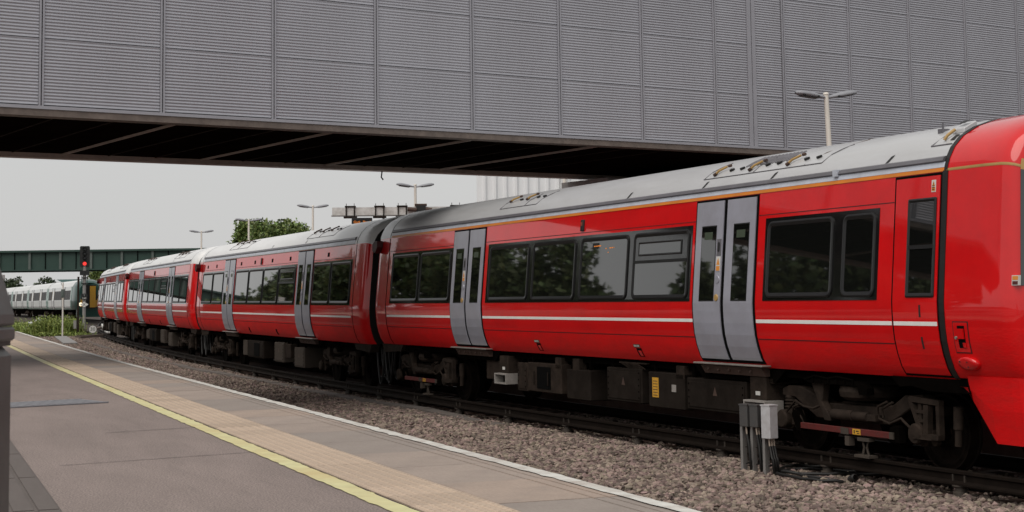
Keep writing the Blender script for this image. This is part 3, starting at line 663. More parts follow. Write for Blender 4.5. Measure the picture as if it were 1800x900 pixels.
# --- bogie prototype (local x along the train, near side y < 0)
def make_bogie(par, s_, shoe):
    bg = MB()
    fr = [(-1.42, .70), (-1.41, .79), (-1.28, .83), (-1.02, .83), (-.71, .75), (-.43, .66), (.55, .66), (.80, .70), (1.02, .82), (1.30, .84), (1.42, .79), (1.42, .70), (1.14, .69), (.92, .58), (.68, .47), (-.68, .47), (-.92, .58), (-1.14, .69)]
    for sg in (-1, 1):
        bg.ext(fr, sg*1.08, sg*.93, 'y')
    bg.box(-.35, .35, -.95, .95, .45, .68); bg.box(-1.40, -1.3, -.9, .9, .60, .70); bg.box(1.3, 1.40, -.9, .9, .60, .70)
    b = bg.build('bogie', M['under'], par, (s_, 0, 0), bevel=.012)
    for ax_ in (-1.3, 1.3):
        for sg in (-1, 1):
            w = MB(); y0 = sg*.70
            w.lathe([(.09, 0), (.09, .04*sg), (.30, .03*sg), (.345, .045*sg)], (ax_, y0, .42), (0, 1, 0), 28)
            w.lathe([(.345, .045*sg), (.36, .065*sg), (.42, .065*sg), (.42, -.055*sg), (.445, -.06*sg), (.445, -.085*sg), (.09, -.085*sg), (.09, 0)], (ax_, y0, .42), (0, 1, 0), 28)
            wo_ = w.build('wheel', M['steel'], b, (-0, 0, 0)); 
            t_ = MB(); t_.lathe([(.365, .0665*sg), (.421, .0665*sg), (.421, -.05*sg)], (ax_, y0, .42), (0, 1, 0), 28); t_.build('tyre', M['tread'], b) if False else None
            # disc face ring catches a little light
            a_ = MB(); a_.lathe([(.0, .115), (.10, .11), (.115, .09), (.115, .0), (.14, -.01), (.14, -.16), (.0, -.16)], (ax_, sg*1.08, .42), (0, sg, 0), 18)
            a_.box(ax_-.21, ax_+.21, min(sg*1.10, sg*.98), max(sg*1.10, sg*.98), .355, .47)
            a_.lathe([(.0, .05), (.055, .05), (.06, .0)], (ax_+.27, sg*1.08, .36), (0, sg, 0), 10)
            a_.lathe([(.09, .0), (.11, .02), (.09, .04), (.11, .06), (.09, .08), (.11, .10), (.09, .12), (.10, .14), (.09, .17)], (ax_, sg*1.0, .54), (0, 0, 1), 12)
            a_.build('axle_box', M['under'], b, smooth=None)
    # wheel rims, dampers, brackets on the visible side
    q = MB(); q.lathe([(.0, 0), (.062, 0), (.062, .40), (.0, .40)], (-.22, -1.16, .545), (1, 0, 0), 14); q.lathe([(.0, 0), (.054, 0), (.054, .28), (.0, .28)], (.18, -1.16, .545), (1, 0, 0), 14)
    q.box(-.34, -.22, -1.19, -1.13, .51, .58); q.box(.46, .62, -1.19, -1.1, .51, .58); q.build('yaw_damper', M['under'], b)
    q = MB(); q.lathe([(.0, .93), (.30, .92), (.36, .88), (.375, .82), (.36, .76), (.30, .72), (.0, .72)], (.12, -.86, 0), (0, 0, 1), 24); q.build('air_spring', M['under'], b)
    q = MB(); q.ext([(-.63, .93), (-.34, .92), (-.40, .68), (-.24, .50), (-.24, .46), (-.36, .46), (-.47, .66)], -1.2, -1.1, 'y'); q.build('damper_bracket', M['under'], b, bevel=.008)
    q = MB(); y0, y1 = -1.16, -1.09
    q.ext([(1.16, .80), (1.22, .83), (1.70, .80), (1.70, .745), (1.24, .765)], y0, y1, 'y'); q.ext([(1.44, .742), (1.52, .742), (1.50, .43), (1.42, .43)], y0, y1, 'y')
    q.ext([(1.645, .742), (1.70, .742), (1.70, .43), (1.645, .43)], y0, y1, 'y'); q.ext([(1.37, .43), (1.705, .428), (1.69, .375), (1.40, .37)], y0-.02, y1, 'y')
    q.ext([(1.175, .79), (1.24, .763), (1.42, .44), (1.37, .432), (1.33, .47)], y0, y1, 'y'); q.bar((1.27, -1.125, .665), (1.46, -1.125, .665), .06, .035); q.bar((1.35, -1.125, .75), (1.35, -1.125, .57), .055, .03); q.bar((1.33, -1.125, .565), (1.45, -1.125, .565), .055, .03)
    q.box(1.30, 1.62, y0-.05, y1, .372, .385)
    q.build('end_bracket', M['under'], b)
    q = MB(); q.lathe([(.0, .0), (.055, 0), (.055, .24), (.0, .24)], (1.84, -1.02, .50), (.06, 0, 1), 12); q.lathe([(.0, .0), (.04, 0), (.04, .2), (.0, .2)], (1.83, -1.02, .32), (.06, 0, 1), 12); q.build('vertical_damper', M['under'], b)
    q = MB(); q.ext([(-.74, .95), (.42, .95), (.55, .88), (.55, .80), (.40, .80), (.36, .90), (-.60, .90)], -1.24, -1.14, 'y')
    for i in range(6): xx = -.5 + i*.16; q.box(xx-.012, xx+.012, -1.26, -1.24, .90, .955)
    q.tube([(-.65, -1.24, .94), (-.45, -1.25, .985), (-.2, -1.24, .96), (0, -1.25, .99), (.3, -1.24, .96)], .014, 6); q.build('cable_tray', M['under_dk'], b)
    q = MB()
    for pts in ([(-1.2, -1.16, .52), (-.98, -1.18, .66), (-.80, -1.18, .60), (-.62, -1.17, .585), (-.38, -1.16, .66)], [(-1.1, -1.15, .45), (-1.05, -1.17, .58), (-.92, -1.17, .62)],
                [(.80, -1.15, .74), (.66, -1.18, .68), (.68, -1.18, .55), (.86, -1.17, .50), (1.05, -1.16, .57), (1.20, -1.15, .47)], [(.90, -1.15, .74), (.74, -1.18, .66), (.76, -1.18, .56)], [(-1.05, -1.15, .56), (-.9, -1.16, .46), (-.84, -1.16, .36)]):
        q = MB(); q.tube(pts, .016, 6); q.build('brake_hose', M['under'], b)
    if shoe:
        q = MB(); q.box(-.86, .88, -1.20, -1.15, .335, .405); sh = q.build('shoe_beam', M['beam_red'], b, bevel=.004)
        q = MB(); q.box(.20, .35, -1.2045, -1.20, .338, .402); yl = q.build('yellow_label', M['yellow'], sh)
        q = MB(); q.box(.225, .245, -1.206, -1.2045, .35, .39); q.box(.27, .32, -1.206, -1.2045, .372, .385); q.box(.285, .33, -1.206, -1.2045, .349, .358); q.build('label_print', M['ink'], sh)
        q = MB(); q.box(-.03, .12, -1.206, -1.20, .33, .405); q.build('grey_plate', M['box_pale'], sh); q = MB(); q.box(.89, .955, -1.21, -1.19, .335, .41); q.build('grey_plate', M['box_pale'], sh)
        q = MB(); q.ext([(.88, .30), (.88, .46), (.96, .49), (1.04, .47), (1.05, .30)], -1.19, -1.10, 'y'); q.build('beam_end', M['under_dk'], sh); q = MB(); q.ext([(-.86, .30), (-.86, .42), (-.98, .56), (-1.06, .5), (-.96, .30)], -1.19, -1.10, 'y'); q.build('beam_end', M['under_dk'], sh)
        q = MB(); q.box(.24, .52, -1.22, -1.10, .085, .115); q.tube([(.33, -1.16, .11), (.36, -1.16, .2), (.33, -1.16, .29)], .016, 6); q.tube([(.44, -1.16, .11), (.41, -1.16, .2), (.44, -1.16, .29)], .016, 6); q.box(.28, .5, -1.2, -1.12, .27, .31); q.box(.04, .12, -1.2, -1.12, .20, .31); q.build('collector_shoe', M['box_pale'], sh)
    return b

def rims(par, s_, ):
    for ax_ in (-1.3, 1.3):
        q = MB(); q.lathe([(.335, -.002), (.40, -.002)], (s_+ax_, -.767, .42), (0, -1, 0), 30); q.lathe([(.13, -.001), (.20, -.001)], (s_+ax_, -.7425, .42), (0, -1, 0), 30)
        q.build('wheel_rim', M['steel'], par)

def eq_box(par, s0, s1, z0, z1, m, lid=False, y=-1.2, deco=0):
    q = MB(); q.box(s0, s1, y, -.35, z0, z1); b = q.build('equipment_box', m, par, bevel=.012)
    for a_ in (s0+.1, s1-.1): q = MB(); q.box(a_-.03, a_+.03, y+.05, y+.09, z1, .98); q.build('hanger', M['under_dk'], b)
    if lid:
        q = MB(); q.box(s0+.04, s1-.04, y-.012, y-.0005, z0+.04, z1-.05); q.build('cover_plate', m, b, bevel=.005)
        q = MB()
        for sx in (s0+.07, s1-.07):
            for zz in np.arange(z0+.08, z1-.06, .09): q.lathe([(.0, .008), (.012, .006), (.013, 0)], (sx, y-.0125, float(zz)), (0, -1, 0), 6)
        q.build('bolt', M['under_dk'], b)
    if deco:
        c = (s0+s1)/2; q = MB(); q.add([(c-.055, y-.0145, (z0+z1)/2), (c+.055, y-.0145, (z0+z1)/2), (c, y-.0145, (z0+z1)/2+.12)], [(0, 1, 2)])
        q.build('warning_mark', M['rust'], b)
    return b

def horn(par, s0, s1, z0, z1):
    # cooling outlet: open-ended pale box duct under a dark hood
    q = MB(); y0, y1 = -1.34, -1.06; t = .022
    q.box(s0, s1, y0, y1, z1-t, z1); q.box(s0, s1, y0, y1, z0, z0+t); q.box(s1-t, s1, y0, y1, z0+t, z1-t); q.box(s0, s0+t, y0, y1, z0+t, z1-t)
    h = q.build('cooling_outlet', M['duct'], par)
    q = MB(); q.ext([(s0+.02, z1+.001), (s1-.1, z1+.001), (s1-.1, z1+.30), (s0+.02, z1+.30)], -1.24, -.95, 'y'); q.box(s0+t+.001, s1-t-.001, -1.18, -1.07, z0+t+.001, z1-t-.001); q.build('outlet_hood', M['under'], h)
    q = MB(); q.box(s0+.15, s0+.25, -1.246, -1.2405, z1+.06, z1+.11); q.build('label', M['white'], h)

def jumper(par, s_, d):
    q = MB()
    for k_, (a, b, dp_) in enumerate(((.0, .55, .72), (.1, .62, .62), (.04, .6, .8))):
        pts = []
        for i in range(9):
            t = i/8; pts.append((s_ + d*(a + (b-a)*t), -.85 - .08*k_, .98 - dp_*4*t*(1-t)))
        q = MB(); q.tube(pts, .022, 7); q.build('jumper_cable', M['cable'], par)

def roof_kit(par, s0, n_, step, lt=1.12, hm='handle'):
    q = MB(); 
    def rp(s_, l, off=.006): return (s_, -l, roofz(l)+off)
    # hatch outline
    e = s0 + n_*step
    for a, b in (((s0-.25, 1.15), (e-.1, 1.15)), ((s0-.25, 1.15), (s0-.05, .80)), ((e-.1, 1.15), (e+.1, .80)), ((s0+.1*1+step, 1.15), (s0+.25+step, .85))):
        pts = [rp(a[0]+(b[0]-a[0])*t, a[1]+(b[1]-a[1])*t, .008) for t in (0, .33, .66, 1)]
        q.tube(pts, .006, 5)
    q.build('roof_hatch', M['gutter'], par)
    for i in range(n_):
        c = s0 + i*step; q = MB()
        q.tube([rp(c, lt, .03), rp(c+.06, lt-.03, .05), rp(c+.17, lt-.09, .05)], .016, 6); h = q.build('roof_handle', M[hm], par)
        q = MB(); q.tube([rp(c-.02, lt+.01, .03), rp(c+.02, lt-.01, .035)], .022, 6); q.build('handle_end', M['rust'], h); q = MB(); q.tube([rp(c+.19, lt-.10, .05), rp(c+.24, lt-.11, .05)], .02, 6); q.build('handle_end', M['rust'], h)
        for dx_ in (.32, .58):
            q = MB(); q.tube([rp(c+dx_, lt-.04, .02), rp(c+dx_+.07, lt-.06, .015)], .017, 6); q.build('roof_catch', M['ink'], par)
def roof_slot(par, s_):
    q = MB()
    pts = [(s_, 1.235), (s_+.06, 1.225), (s_+.13, 1.18), (s_+.07, 1.19)]
    q.add([(a, -l-.004, roofz(l)+.006) for a, l in pts], [(0, 1, 2, 3)]); q.build('roof_vent', M['ink'], par)

def carriage(first, label, s_track, lo, hi, doors, bands, wins, bogies, seams, cab=False):
    P = track(s_track); h = heading(s_track)
    if not cab: P.z -= .045
    car = empty('railway_carriage', P, h - math.pi/2)
    car.rotation_euler = (0, 0, math.atan2(-math.cos(h), math.sin(h)))
    slope = math.atan((gz(P.y+9)-gz(P.y-9))/18*math.cos(h)); car.rotation_mode = 'XYZ'
    car.rotation_euler = (0, slope, math.atan2(-math.cos(h), math.sin(h)))
    tag(car, label, 'train carriage', 'red carriages of the train beside the platform')
    # body shell
    q = MB()
    if cab: rings = [rg(lo, .16), rg(lo+.05, .07), rg(lo+.16, .02), rg(lo+.34, 0)] + [rg(s_) for s_ in np.arange(lo+1.5, hi-.5, 1.5)] + [rg(hi)]
    else: rings = [rg(lo, .16), rg(lo+.05, .07), rg(lo+.16, .02), rg(lo+.34, 0)] + [rg(s_) for s_ in np.arange(lo+1.5, hi-.9, 1.5)] + [rg(hi-.34), rg(hi-.16, .02), rg(hi-.05, .07), rg(hi, .16)]
    mf = lambda k_: 1 if (k_ < 4 or k_ >= NF-5) else 0
    loft(rings, 0, NB-1, q, matf=mf); loft(rings, NF-NB, NF-1, q, matf=mf)
    for rr_, fl in ((rings[0], False), (rings[-1], True)):
        v = [rr_(*p_) for p_ in FULL]; q.add(v, [tuple(range(NF)) if not fl else tuple(range(NF-1, -1, -1))], 2)
    b = q.build('body', [M['red'], M['red_low'], M['black']], car); weld(b)
    q = MB(); loft(rings, NB-1, NF-NB, q); r_ = q.build('roof', M['roof'] if cab else M['roof_skylit'], car); weld(r_)
    # cantrail: orange line, pale strip, dark gutter
    def strip(nm, z0, z1, l0, l1, off, m_, a=lo+.95, b_=hi-.95):
        if cab: b_ = hi
        q = MB(); q.add([(a, -(l0+off), z0), (b_, -(l0+off), z0), (b_, -(l1+off), z1), (a, -(l1+off), z1), (a, -(l0-.02), z0), (b_, -(l0-.02), z0), (b_, -(l1-.02), z1), (a, -(l1-.02), z1)], [(0, 1, 2, 3), (0, 4, 5, 1), (3, 2, 6, 7), (1, 5, 6, 2), (0, 3, 7, 4)])
        return q.build(nm, m_, car)
    strip('cantrail_stripe', *((3.243, 3.285) if cab else (3.243, 3.258)), 1.289, 1.281 if cab else 1.286, .006, M['orange'] if cab else M['brown_line'])
    if not cab: strip('lower_cantrail_strip', 3.260, 3.285, 1.286, 1.281, .006, M['pale'])
    strip('cantrail_strip', 3.287, 3.345, 1.281, 1.261, .008, M['pale'])
    q = MB(); a, b_ = lo+.95, (hi-.02 if cab else hi-.95)
    q.ext([(-1.262-.012, 3.347), (-1.262-.03, 3.36), (-1.24-.03, 3.40), (-1.235, 3.412), (-1.22, 3.40), (-1.25, 3.347)], a, b_, 'x'); q.build('gutter', M['gutter'], car)
    # white stripe between doors, cut by the doors
    ends = [lo+.90] + [e for c in doors for e in (c-.775, c+.775)] + [hi-.90 if not cab else 8.36]
    for i in range(0, len(ends), 2):
        q = MB(); panel(q, ends[i]+.01, ends[i+1]-.01, 1.608, 1.652, .004, .006); q.build('white_stripe', M['white_stripe'], car)
        q = MB(); panel(q, ends[i]+.01, ends[i+1]-.01, 1.400, 1.412, .003, .004); q.build('panel_seam', M['seam'], car); q = MB(); panel(q, ends[i]+.01, ends[i+1]-.01, 2.955, 2.965, .003, .004); q.build('panel_seam', M['seam'], car)
    for s_ in seams:
        q = MB(); panel(q, s_-.014, s_+.014, 1.05, 3.24, .004, .01)
        v = [(a_, -(l+.003), z+.004) for l, z in ROOFP for a_ in (s_-.014, s_+.014)]; q.add(v, [(2*i, 2*i+1, 2*i+3, 2*i+2) for i in range(len(ROOFP)-1)])
        q.build('end_seam', M['gap'], car)
    for a_, b_ in bands:
        q = MB(); panel(q, a_, b_, 1.885, 2.915, .006, .012); q.build('window_band', M['band'], car)
    for w in wins: window(car, *w)
    for c in doors: door(car, c)
    # solebar, floor and bogies
    q = MB(); q.box(lo+.3, hi-.15, -1.12, 1.12, .93, 1.045); q.box(lo+.6, hi-.6, -.55, .55, .62, .93); q.build('underframe', M['under_dk'], car)
    for s_, shoe in bogies: make_bogie(car, s_, shoe); rims(car, s_)
    # red housing on the far corner post
    q = MB(); q.ext([(lo+.10, 2.98), (lo+.10, 3.14), (lo+.22, 3.20), (lo+.42, 3.20), (lo+.42, 3.06), (lo+.28, 2.94)], -1.30, -1.44, 'y'); q.build('camera_housing', M['dark_red'], car, bevel=.012)
    # gangway bellows at the far end
    q = MB()
    for i in range(5): q.box(lo-.30+i*.06, lo-.262+i*.06, -.78, .78, 1.08, 3.42)
    q.box(lo-.34, lo+.02, -.74, .74, 1.1, 3.38); q.build('gangway', M['black'], car)
    q = MB(); q.ext([(lo+.02, 1.04), (lo+1.35, 1.04), (lo+1.2, .90), (lo+.15, .86)], -1.2, -1.0, 'y'); q.build('end_skirt', M['under'], car)
    if not cab: q = MB(); q.ext([(hi-.02, 1.04), (hi-1.35, 1.04), (hi-1.2, .90), (hi-.15, .86)], -1.2, -1.0, 'y'); q.build('end_skirt', M['under'], car)
    jumper(car, lo+.25, -1)
    if not cab: jumper(car, hi-.25, 1)
    return car

car = carriage(True, 'nearest red carriage with the rounded driving cab at its front end', 0., -9.36, 9.18,
    [-4.08, 4.83], [(-8.27, -4.87), (-3.16, 3.98), (5.78, 8.10)],
    [(-8.20, -6.64), (-6.54, -4.93), (-3.05, -1.37), (-1.21, .41), (.58, 2.16), (2.32, 3.92, 1.92, 2.87, True), (5.85, 7.25), (7.43, 8.06)],
    [(-7.085, True), (7.085, True)], [-8.50], cab=True)
CAR1 = car
# cab door, nose, valance
q = MB(); panel(q, 8.362, 9.17, 1.06, 3.235, .005, .02); q.build('cab_door_surround', M['gap'], car)
q = MB(); panel(q, 8.395, 9.135, 1.405, 3.205, .014, .012); panel(q, 8.395, 9.135, 1.085, 1.405, .014, .012, 1); cd = q.build('cab_door', [M['red'], M['red_low']], car)
q = MB(); panel(q, 8.40, 9.13, 1.608, 1.652, .0165, .004); q.build('white_stripe', M['white_stripe'], cd)
q = MB(); ring(q, 8.62, 9.095, 1.91, 2.975, .05, .02, .030, .02); panel(q, 8.65, 9.07, 2.43, 2.47, .028, .015); q.build('window_frame', M['frame'], cd)
q = MB(); panel(q, 8.66, 9.055, 1.95, 2.43, .019, .004); q.build('glass_pane', M['glass'], cd); q = MB(); panel(q, 8.66, 9.055, 2.47, 2.935, .021, .004); q.build('glass_pane', M['glass'], cd)
for zz in (1.70, 1.36):
    q = MB(); panel(q, 8.84, 8.868, zz, zz+.13, .0165, .004); q.build('hand_slot', M['ink'], cd)
warn_label(cd, 9.00, 3.03, .07, .13)
q = MB(); panel(q, 9.165, 9.245, 1.05, 3.25, .010, .02)
v = [(a_, -(l+.004), z+.006) for l, z in ROOFP for a_ in (9.165, 9.235)] + [(a_, (l+.004), z+.006) for l, z in ROOFP[::-1] for a_ in (9.165, 9.235)]
q.add(v, [(2*i, 2*i+1, 2*i+3, 2*i+2) for i in range(len(v)//2-1)]); q.build('cab_seal', M['black'], car)
# nose: rings shrink towards the front; side corner at s = 10.4
PLAN = [(9.20, 1., 0.), (9.8, 1., .0), (10.05, .997, .01), (10.15, .985, .03), (10.22, .962, .06), (10.27, .925, .10), (10.32, .87, .15), (10.36, .79, .21), (10.40, .66, .28), (10.43, .46, .34), (10.445, .22, .38), (10.45, .0, .40)]
def nose_ring(s_, f, drop):
    def fn(y, z):
        zz = z - drop*max(0., (z-2.6)/1.28)**1.4
        # the windscreen rakes back a little above the waist
        return (s_ - max(0., z-1.9)*.14*(1-f)**.5*.9, y*f, zz)
    return fn
mf_n = lambda k_: 1 if (k_ < 5 or k_ >= NF-6) else 0
q = MB(); loft([nose_ring(*p_) for p_ in PLAN], 0, NF-1, q, matf=mf_n); ns = q.build('cab_nose', [M['red'], M['red_low']], car); weld(ns, 50)
def plan_lat(s_): return float(np.interp(s_, [p_[0] for p_ in PLAN], [p_[1] for p_ in PLAN]))
# windscreen and yellow surround wrapped on the nose
def nose_patch(z0, z1, i0, i1, off, mat_, name):
    q = MB(); rs = [nose_ring(*p_) for p_ in PLAN[i0:i1]]; zz = np.linspace(z0, z1, 7)
    for sg in (-1, 1):
        q = MB(); grid = []
        for rr_ in rs:
            row = []
            for z in zz:
                l = lat(z) if z <= 3.25 else float(np.interp(z, [p_[1] for p_ in ROOFP], [p_[0] for p_ in ROOFP]))
                x_, y_, z_ = rr_(sg*l, z); row.append((x_ + off, y_ + sg*off*.6, z_))
            grid.append(row)
        for a, b in zip(grid[:-1], grid[1:]):
            for k_ in range(6):
                f_ = (0, 1, 2, 3) if sg < 0 else (3, 2, 1, 0)
                q.add([a[k_], b[k_], b[k_+1], a[k_+1]], [f_], 0, True)
        o = q.build(name, mat_, car); weld(o, 60)
nose_patch(2.02, 3.22, 5, 12, .010, M['glass'], 'windscreen')
nose_patch(3.22, 3.34, 5, 12, .009, M['handle'], 'windscreen_surround')
nose_patch(3.243, 3.272, 0, 6, .004, M['handle'], 'cantrail_stripe')
# valance below the nose
def plan_pt(s_, y=1.31): return s_, -y*plan_lat(s_)
q = MB(); top = [9.33, 9.8, 10.1, 10.3, 10.45, 10.58, 10.68, 10.75, 10.785]; 
edge_bot = lambda s_: max(.42, 1.12 - (s_-9.30)*1.62)
rows = []
for sg in (-1, 1):
    q = MB(); pts = []
    for s_ in [9.27, 9.4, 9.5, 9.6, 9.735, 9.9, 10.05, 10.15, 10.22, 10.27, 10.32, 10.36, 10.40, 10.43, 10.445]:
        f = plan_lat(s_); zb = .42 if s_ > 9.735 else .42 + (9.735-s_)*(.56/.465)
        zt = 1.095 if s_ > 9.39 else .975
        pts.append((s_, f, zb, zt))
    for (s0, f0, b0, t0), (s1, f1, b1, t1) in zip(pts[:-1], pts[1:]):
        if sg > 0 and s0 < 10.4: pass
        yt0, yt1 = 1.272*f0*sg, 1.272*f1*sg; yb0, yb1 = 1.20*f0*sg, 1.20*f1*sg
        t0_, t1_ = (t0, t0) if s0 < 9.39 and s1 <= 9.41 else (t1, t1)
        fcs = [(0, 1, 2, 3)] if sg < 0 else [(3, 2, 1, 0)]
        mid0, mid1 = (b0+t0_)/2, (b1+t1_)/2
        q.add([(s0, yb0, b0), (s1, yb1, b1), (s1, (yt1*.6+yb1*.4)*1.004, mid1), (s0, (yt0*.6+yb0*.4)*1.004, mid0)], fcs, 0, True)
        q.add([(s0, (yt0*.6+yb0*.4)*1.004, mid0), (s1, (yt1*.6+yb1*.4)*1.004, mid1), (s1, yt1, t1_), (s0, yt0, t0_)], fcs, 0, True)
        q.add([(s0, yb0, b0), (s1, yb1, b1), (s1, yb1*.97, b1), (s0, yb0*.97, b0)], [(0, 3, 2, 1)] if sg < 0 else [(0, 1, 2, 3)])
        q.add([(s0, yt0, t0_), (s1, yt1, t1_), (s1, yt1*.9, t1_), (s0, yt0*.9, t0_)], fcs)
    q.build('valance', M['red_low'], car)
q = MB(); q.box(9.3, 10.2, -1.0, 1.0, .95, 1.06); q.box(9.8, 10.3, -.7, .7, .5, .95); q.build('nose_underframe', M['under_dk'], car)
q = MB(); q.ext([(8.1, 1.045), (9.40, 1.045), (9.41, .905), (8.75, .905), (8.45, .95), (8.25, .93)], -1.255, -1.10, 'y'); q.build('cab_skirt', M['under_dk'], car)
q = MB(); panel(q, 9.24, 10.1, 1.045, 1.065, .004, .02); q.build('valance_seam', M['gap'], car)
# jack handle recess and lifting lug cover on the nose side
q = MB(); panel(q, 9.36, 9.60, 1.33, 1.66, .006, .006); hr = q.build('handle_recess', M['seam'], car)
q = MB(); panel(q, 9.372, 9.588, 1.342, 1.648, .009, .004); q.build('recess_plate', M['red'], hr)
q = MB(); panel(q, 9.435, 9.545, 1.385, 1.615, .0115, .004); q.build('recess_opening', M['gap'], hr)
q = MB(); panel(q, 9.455, 9.535, 1.48, 1.585, .03, .025); panel(q, 9.505, 9.545, 1.39, 1.44, .02, .012); q.build('release_handle', M['red'], hr)
q = MB(); q.lathe([(.0, .012), (.016, .011), (.018, 0)], (9.405, -(lat(1.49)+.010), 1.49), (0, -1, 0), 10); q.build('lock', M['sill'], hr)
q = MB(); n_ = 20; v = []
for l, (sc, of) in enumerate(((1., .0), (.97, .035), (.85, .058), (.5, .066))):
    v += [(9.525 + .155*sc*math.cos(2*math.pi*k_/n_), -(lat(1.225 + .075*sc*math.sin(2*math.pi*k_/n_)) + of), 1.225 + .075*sc*math.sin(2*math.pi*k_/n_)) for k_ in range(n_)]
q.add(v, [(l*n_+k_, l*n_+(k_+1) % n_, (l+1)*n_+(k_+1) % n_, (l+1)*n_+k_) for l in range(3) for k_ in range(n_)] + [tuple(range(3*n_, 4*n_))], 0, True); lug = q.build('lug_cover', M['red'], car); 
q = MB()
for a_, c_ in ((9.44, 1.245), (9.55, 1.245), (9.55, 1.195)): q.lathe([(.0, .004), (.010, .003), (.011, 0)], (a_, -(lat(c_)+.064), c_), (0, -1, 0), 8)
q.build('screw', M['ink'], lug)
# hazard label by the windscreen
rr = nose_ring(10.30, .972, .055)
q = MB(); panel(q, 10.17, 10.30, 2.02, 2.12, -.048, .03); hz = q.build('warning_label', M['white'], car)
q = MB(); panel(q, 10.215, 10.295, 2.075, 2.112, -.045, .002); q.build('warning_mark', M['orange_l'], hz)
q = MB(); panel(q, 10.217, 10.293, 2.028, 2.062, -.045, .002); q.build('red_print', M['beam_red'], hz)
# extra details of the nearest carriage
q = MB(); panel(q, .53, .63, 2.985, 3.165, .03, .035); ml = q.build('indicator_lamp', M['black'], car, bevel=.01)
q = MB(); panel(q, .55, .61, 3.07, 3.13, .033, .006); q.build('lens', M['amber'], ml)
for s_ in (-1.16, 2.31):
    q = MB(); panel(q, s_-.09, s_+.10, 1.225, 1.27, .006, .006); hp = q.build('hatch_label', M['green_l'], car)
    q = MB()
    for i in range(5): panel(q, s_-.07+i*.032, s_-.05+i*.032, 1.235, 1.26, .0075, .002)
    q.build('label_print', M['white'], hp)
    q = MB(); panel(q, s_-.03, s_+.12, 1.09, 1.215, .005, .006); q.build('hatch', M['gap'], hp); q = MB(); panel(q, s_+.02, s_+.10, 1.10, 1.18, .009, .004); q.build('hatch_flap', M['red'], hp)
# display glowing inside the third centre window
q = MB(); panel(q, .98, 1.20, 2.70, 2.78, .0142, .001); dsp = q.build('destination_display', M['ink'], car)
q = MB()
for a_, b_, z in ((1.03, 1.08, 2.725), (1.10, 1.15, 2.725), (1.16, 1.26, 2.727), (1.42, 1.45, 2.68), (1.55, 1.60, 2.685), (1.62, 1.66, 2.686), (1.69, 1.70, 2.687), (1.50, 1.52, 2.62)): panel(q, a_, b_, z, z+.014, .0150, .001)
q.build('display_text', M['led'], dsp)
# underframe equipment, left to right
horn(car, -2.95, -2.45, .48, .66); horn(car, 5.16, 5.66, .44, .63)
eq_box(car, -3.75, -3.1, .52, .86, M['under'], y=-1.15); eq_box(car, -2.33, -1.90, .38, .86, M['under'], True, y=-1.17)
e = eq_box(car, -1.84, -.52, .40, .88, M['under'], False)
q = MB(); q.box(-1.44, -.92, -1.212, -1.2005, .46, .82); q.build('louvre_panel', M['gap'], e); q = MB(); q.tube([(-1.5, -1.24, .52), (-1.5, -1.24, .74)], .012, 6); q.tube([(-.95, -1.24, .52), (-.95, -1.24, .74)], .012, 6); q.build('grab_rail', M['box'], e)
eq_box(car, -.32, .52, .35, .82, M['box'], False); eq_box(car, 1.05, 2.16, .40, .90, M['box'], True, deco=1, y=-1.18)
e = eq_box(car, 2.40, 3.42, .38, .88, M['box'], False, y=-1.2)
q = MB(); q.box(2.52, 2.70, -1.206, -1.2005, .52, .80); yl = q.build('yellow_label', M['yellow'], e); q = MB()
for i in range(6): q.box(2.545, 2.675, -1.2075, -1.206, .545+.04*i, .555+.04*i)
q.build('label_print', M['rust'], e); q = MB(); q.box(3.08, 3.20, -1.206, -1.2005, .62, .72); q.build('label', M['duct'], e)
eq_box(car, 3.50, 5.02, .41, .84, M['box'], True, deco=1, y=-1.2); eq_box(car, 5.2, 5.66, .84, .92, M['under'], False)
for s_ in (-.75, -.1, 3.2): q = MB(); q.box(s_, s_+.22, -1.2, -1.05, .80, .99); q.build('hanger_bracket', M['under'], car, bevel=.01)
q = MB()
q.box(1.5, 2.35, -1.2, -1.15, .975, .995)
for i in range(8): q.bar((1.55+i*.07, -1.21, .99), (1.75+i*.07, -1.16, .90), .01, .012)
q.build('pipe_run', M['under'], car)
# roof fittings
roof_kit(car, 4.25, 3, .87); roof_kit(car, -2.8, 2, .7, 1.04)
for s_ in (4.08, 5.75, 8.10, 1.9): roof_slot(car, s_)
q = MB(); v = []
for i in range(12):
    a = 4.9 + i*.085; q.tube([(a, -1.03, roofz(1.03)+.004), (a+.02, -.92, roofz(.92)+.004), (a+.04, -.75, roofz(.75)+.004)], .016, 5)
q.build('roof_grille', M['gutter'], car)
q = MB(); q.tube([(8.98, -1.11, roofz(1.11)+.03), (9.0, -1.08, roofz(1.08)+.05), (9.03, -1.0, roofz(1.0)+.06)], .017, 6); q.build('roof_handle', M['handle'], car)
q = MB(); q.tube([(8.80, -1.14, roofz(1.14)+.004), (9.14, -1.14, roofz(1.14)+.004)], .009, 5); q.tube([(8.80, -1.14, roofz(1.14)+.004), (8.88, -.98, roofz(.98)+.004), (8.97, -.86, roofz(.86)+.004)], .012, 5); q.build('roof_hatch', M['gutter'], car)
q = MB(); q.add([(s_, -l, roofz(l)+.012) for s_, l in ((9.06, 1.10), (9.13, 1.10), (9.14, 1.02), (9.07, 1.02))], [(0, 1, 2, 3)]); q.add([(s_, -l, roofz(l)+.088) for s_, l in ((9.0, .94), (9.12, .94), (9.14, .87), (9.02, .87))], [(0, 1, 2, 3)]); q.build('roof_opening', M['ink'], car)
q = MB(); q.ext([(-.98, roofz(.98)), (-.97, roofz(.98)+.06), (-.80, roofz(.80)+.06), (-.78, roofz(.78))], 8.95, 9.145, 'x'); q.ext([(-.2, 3.87), (-.2, 3.95), (.25, 3.95), (.25, 3.87)], 9.4, 9.75, 'x') if False else None; q.build('roof_box', M['roof'], car, bevel=.01)
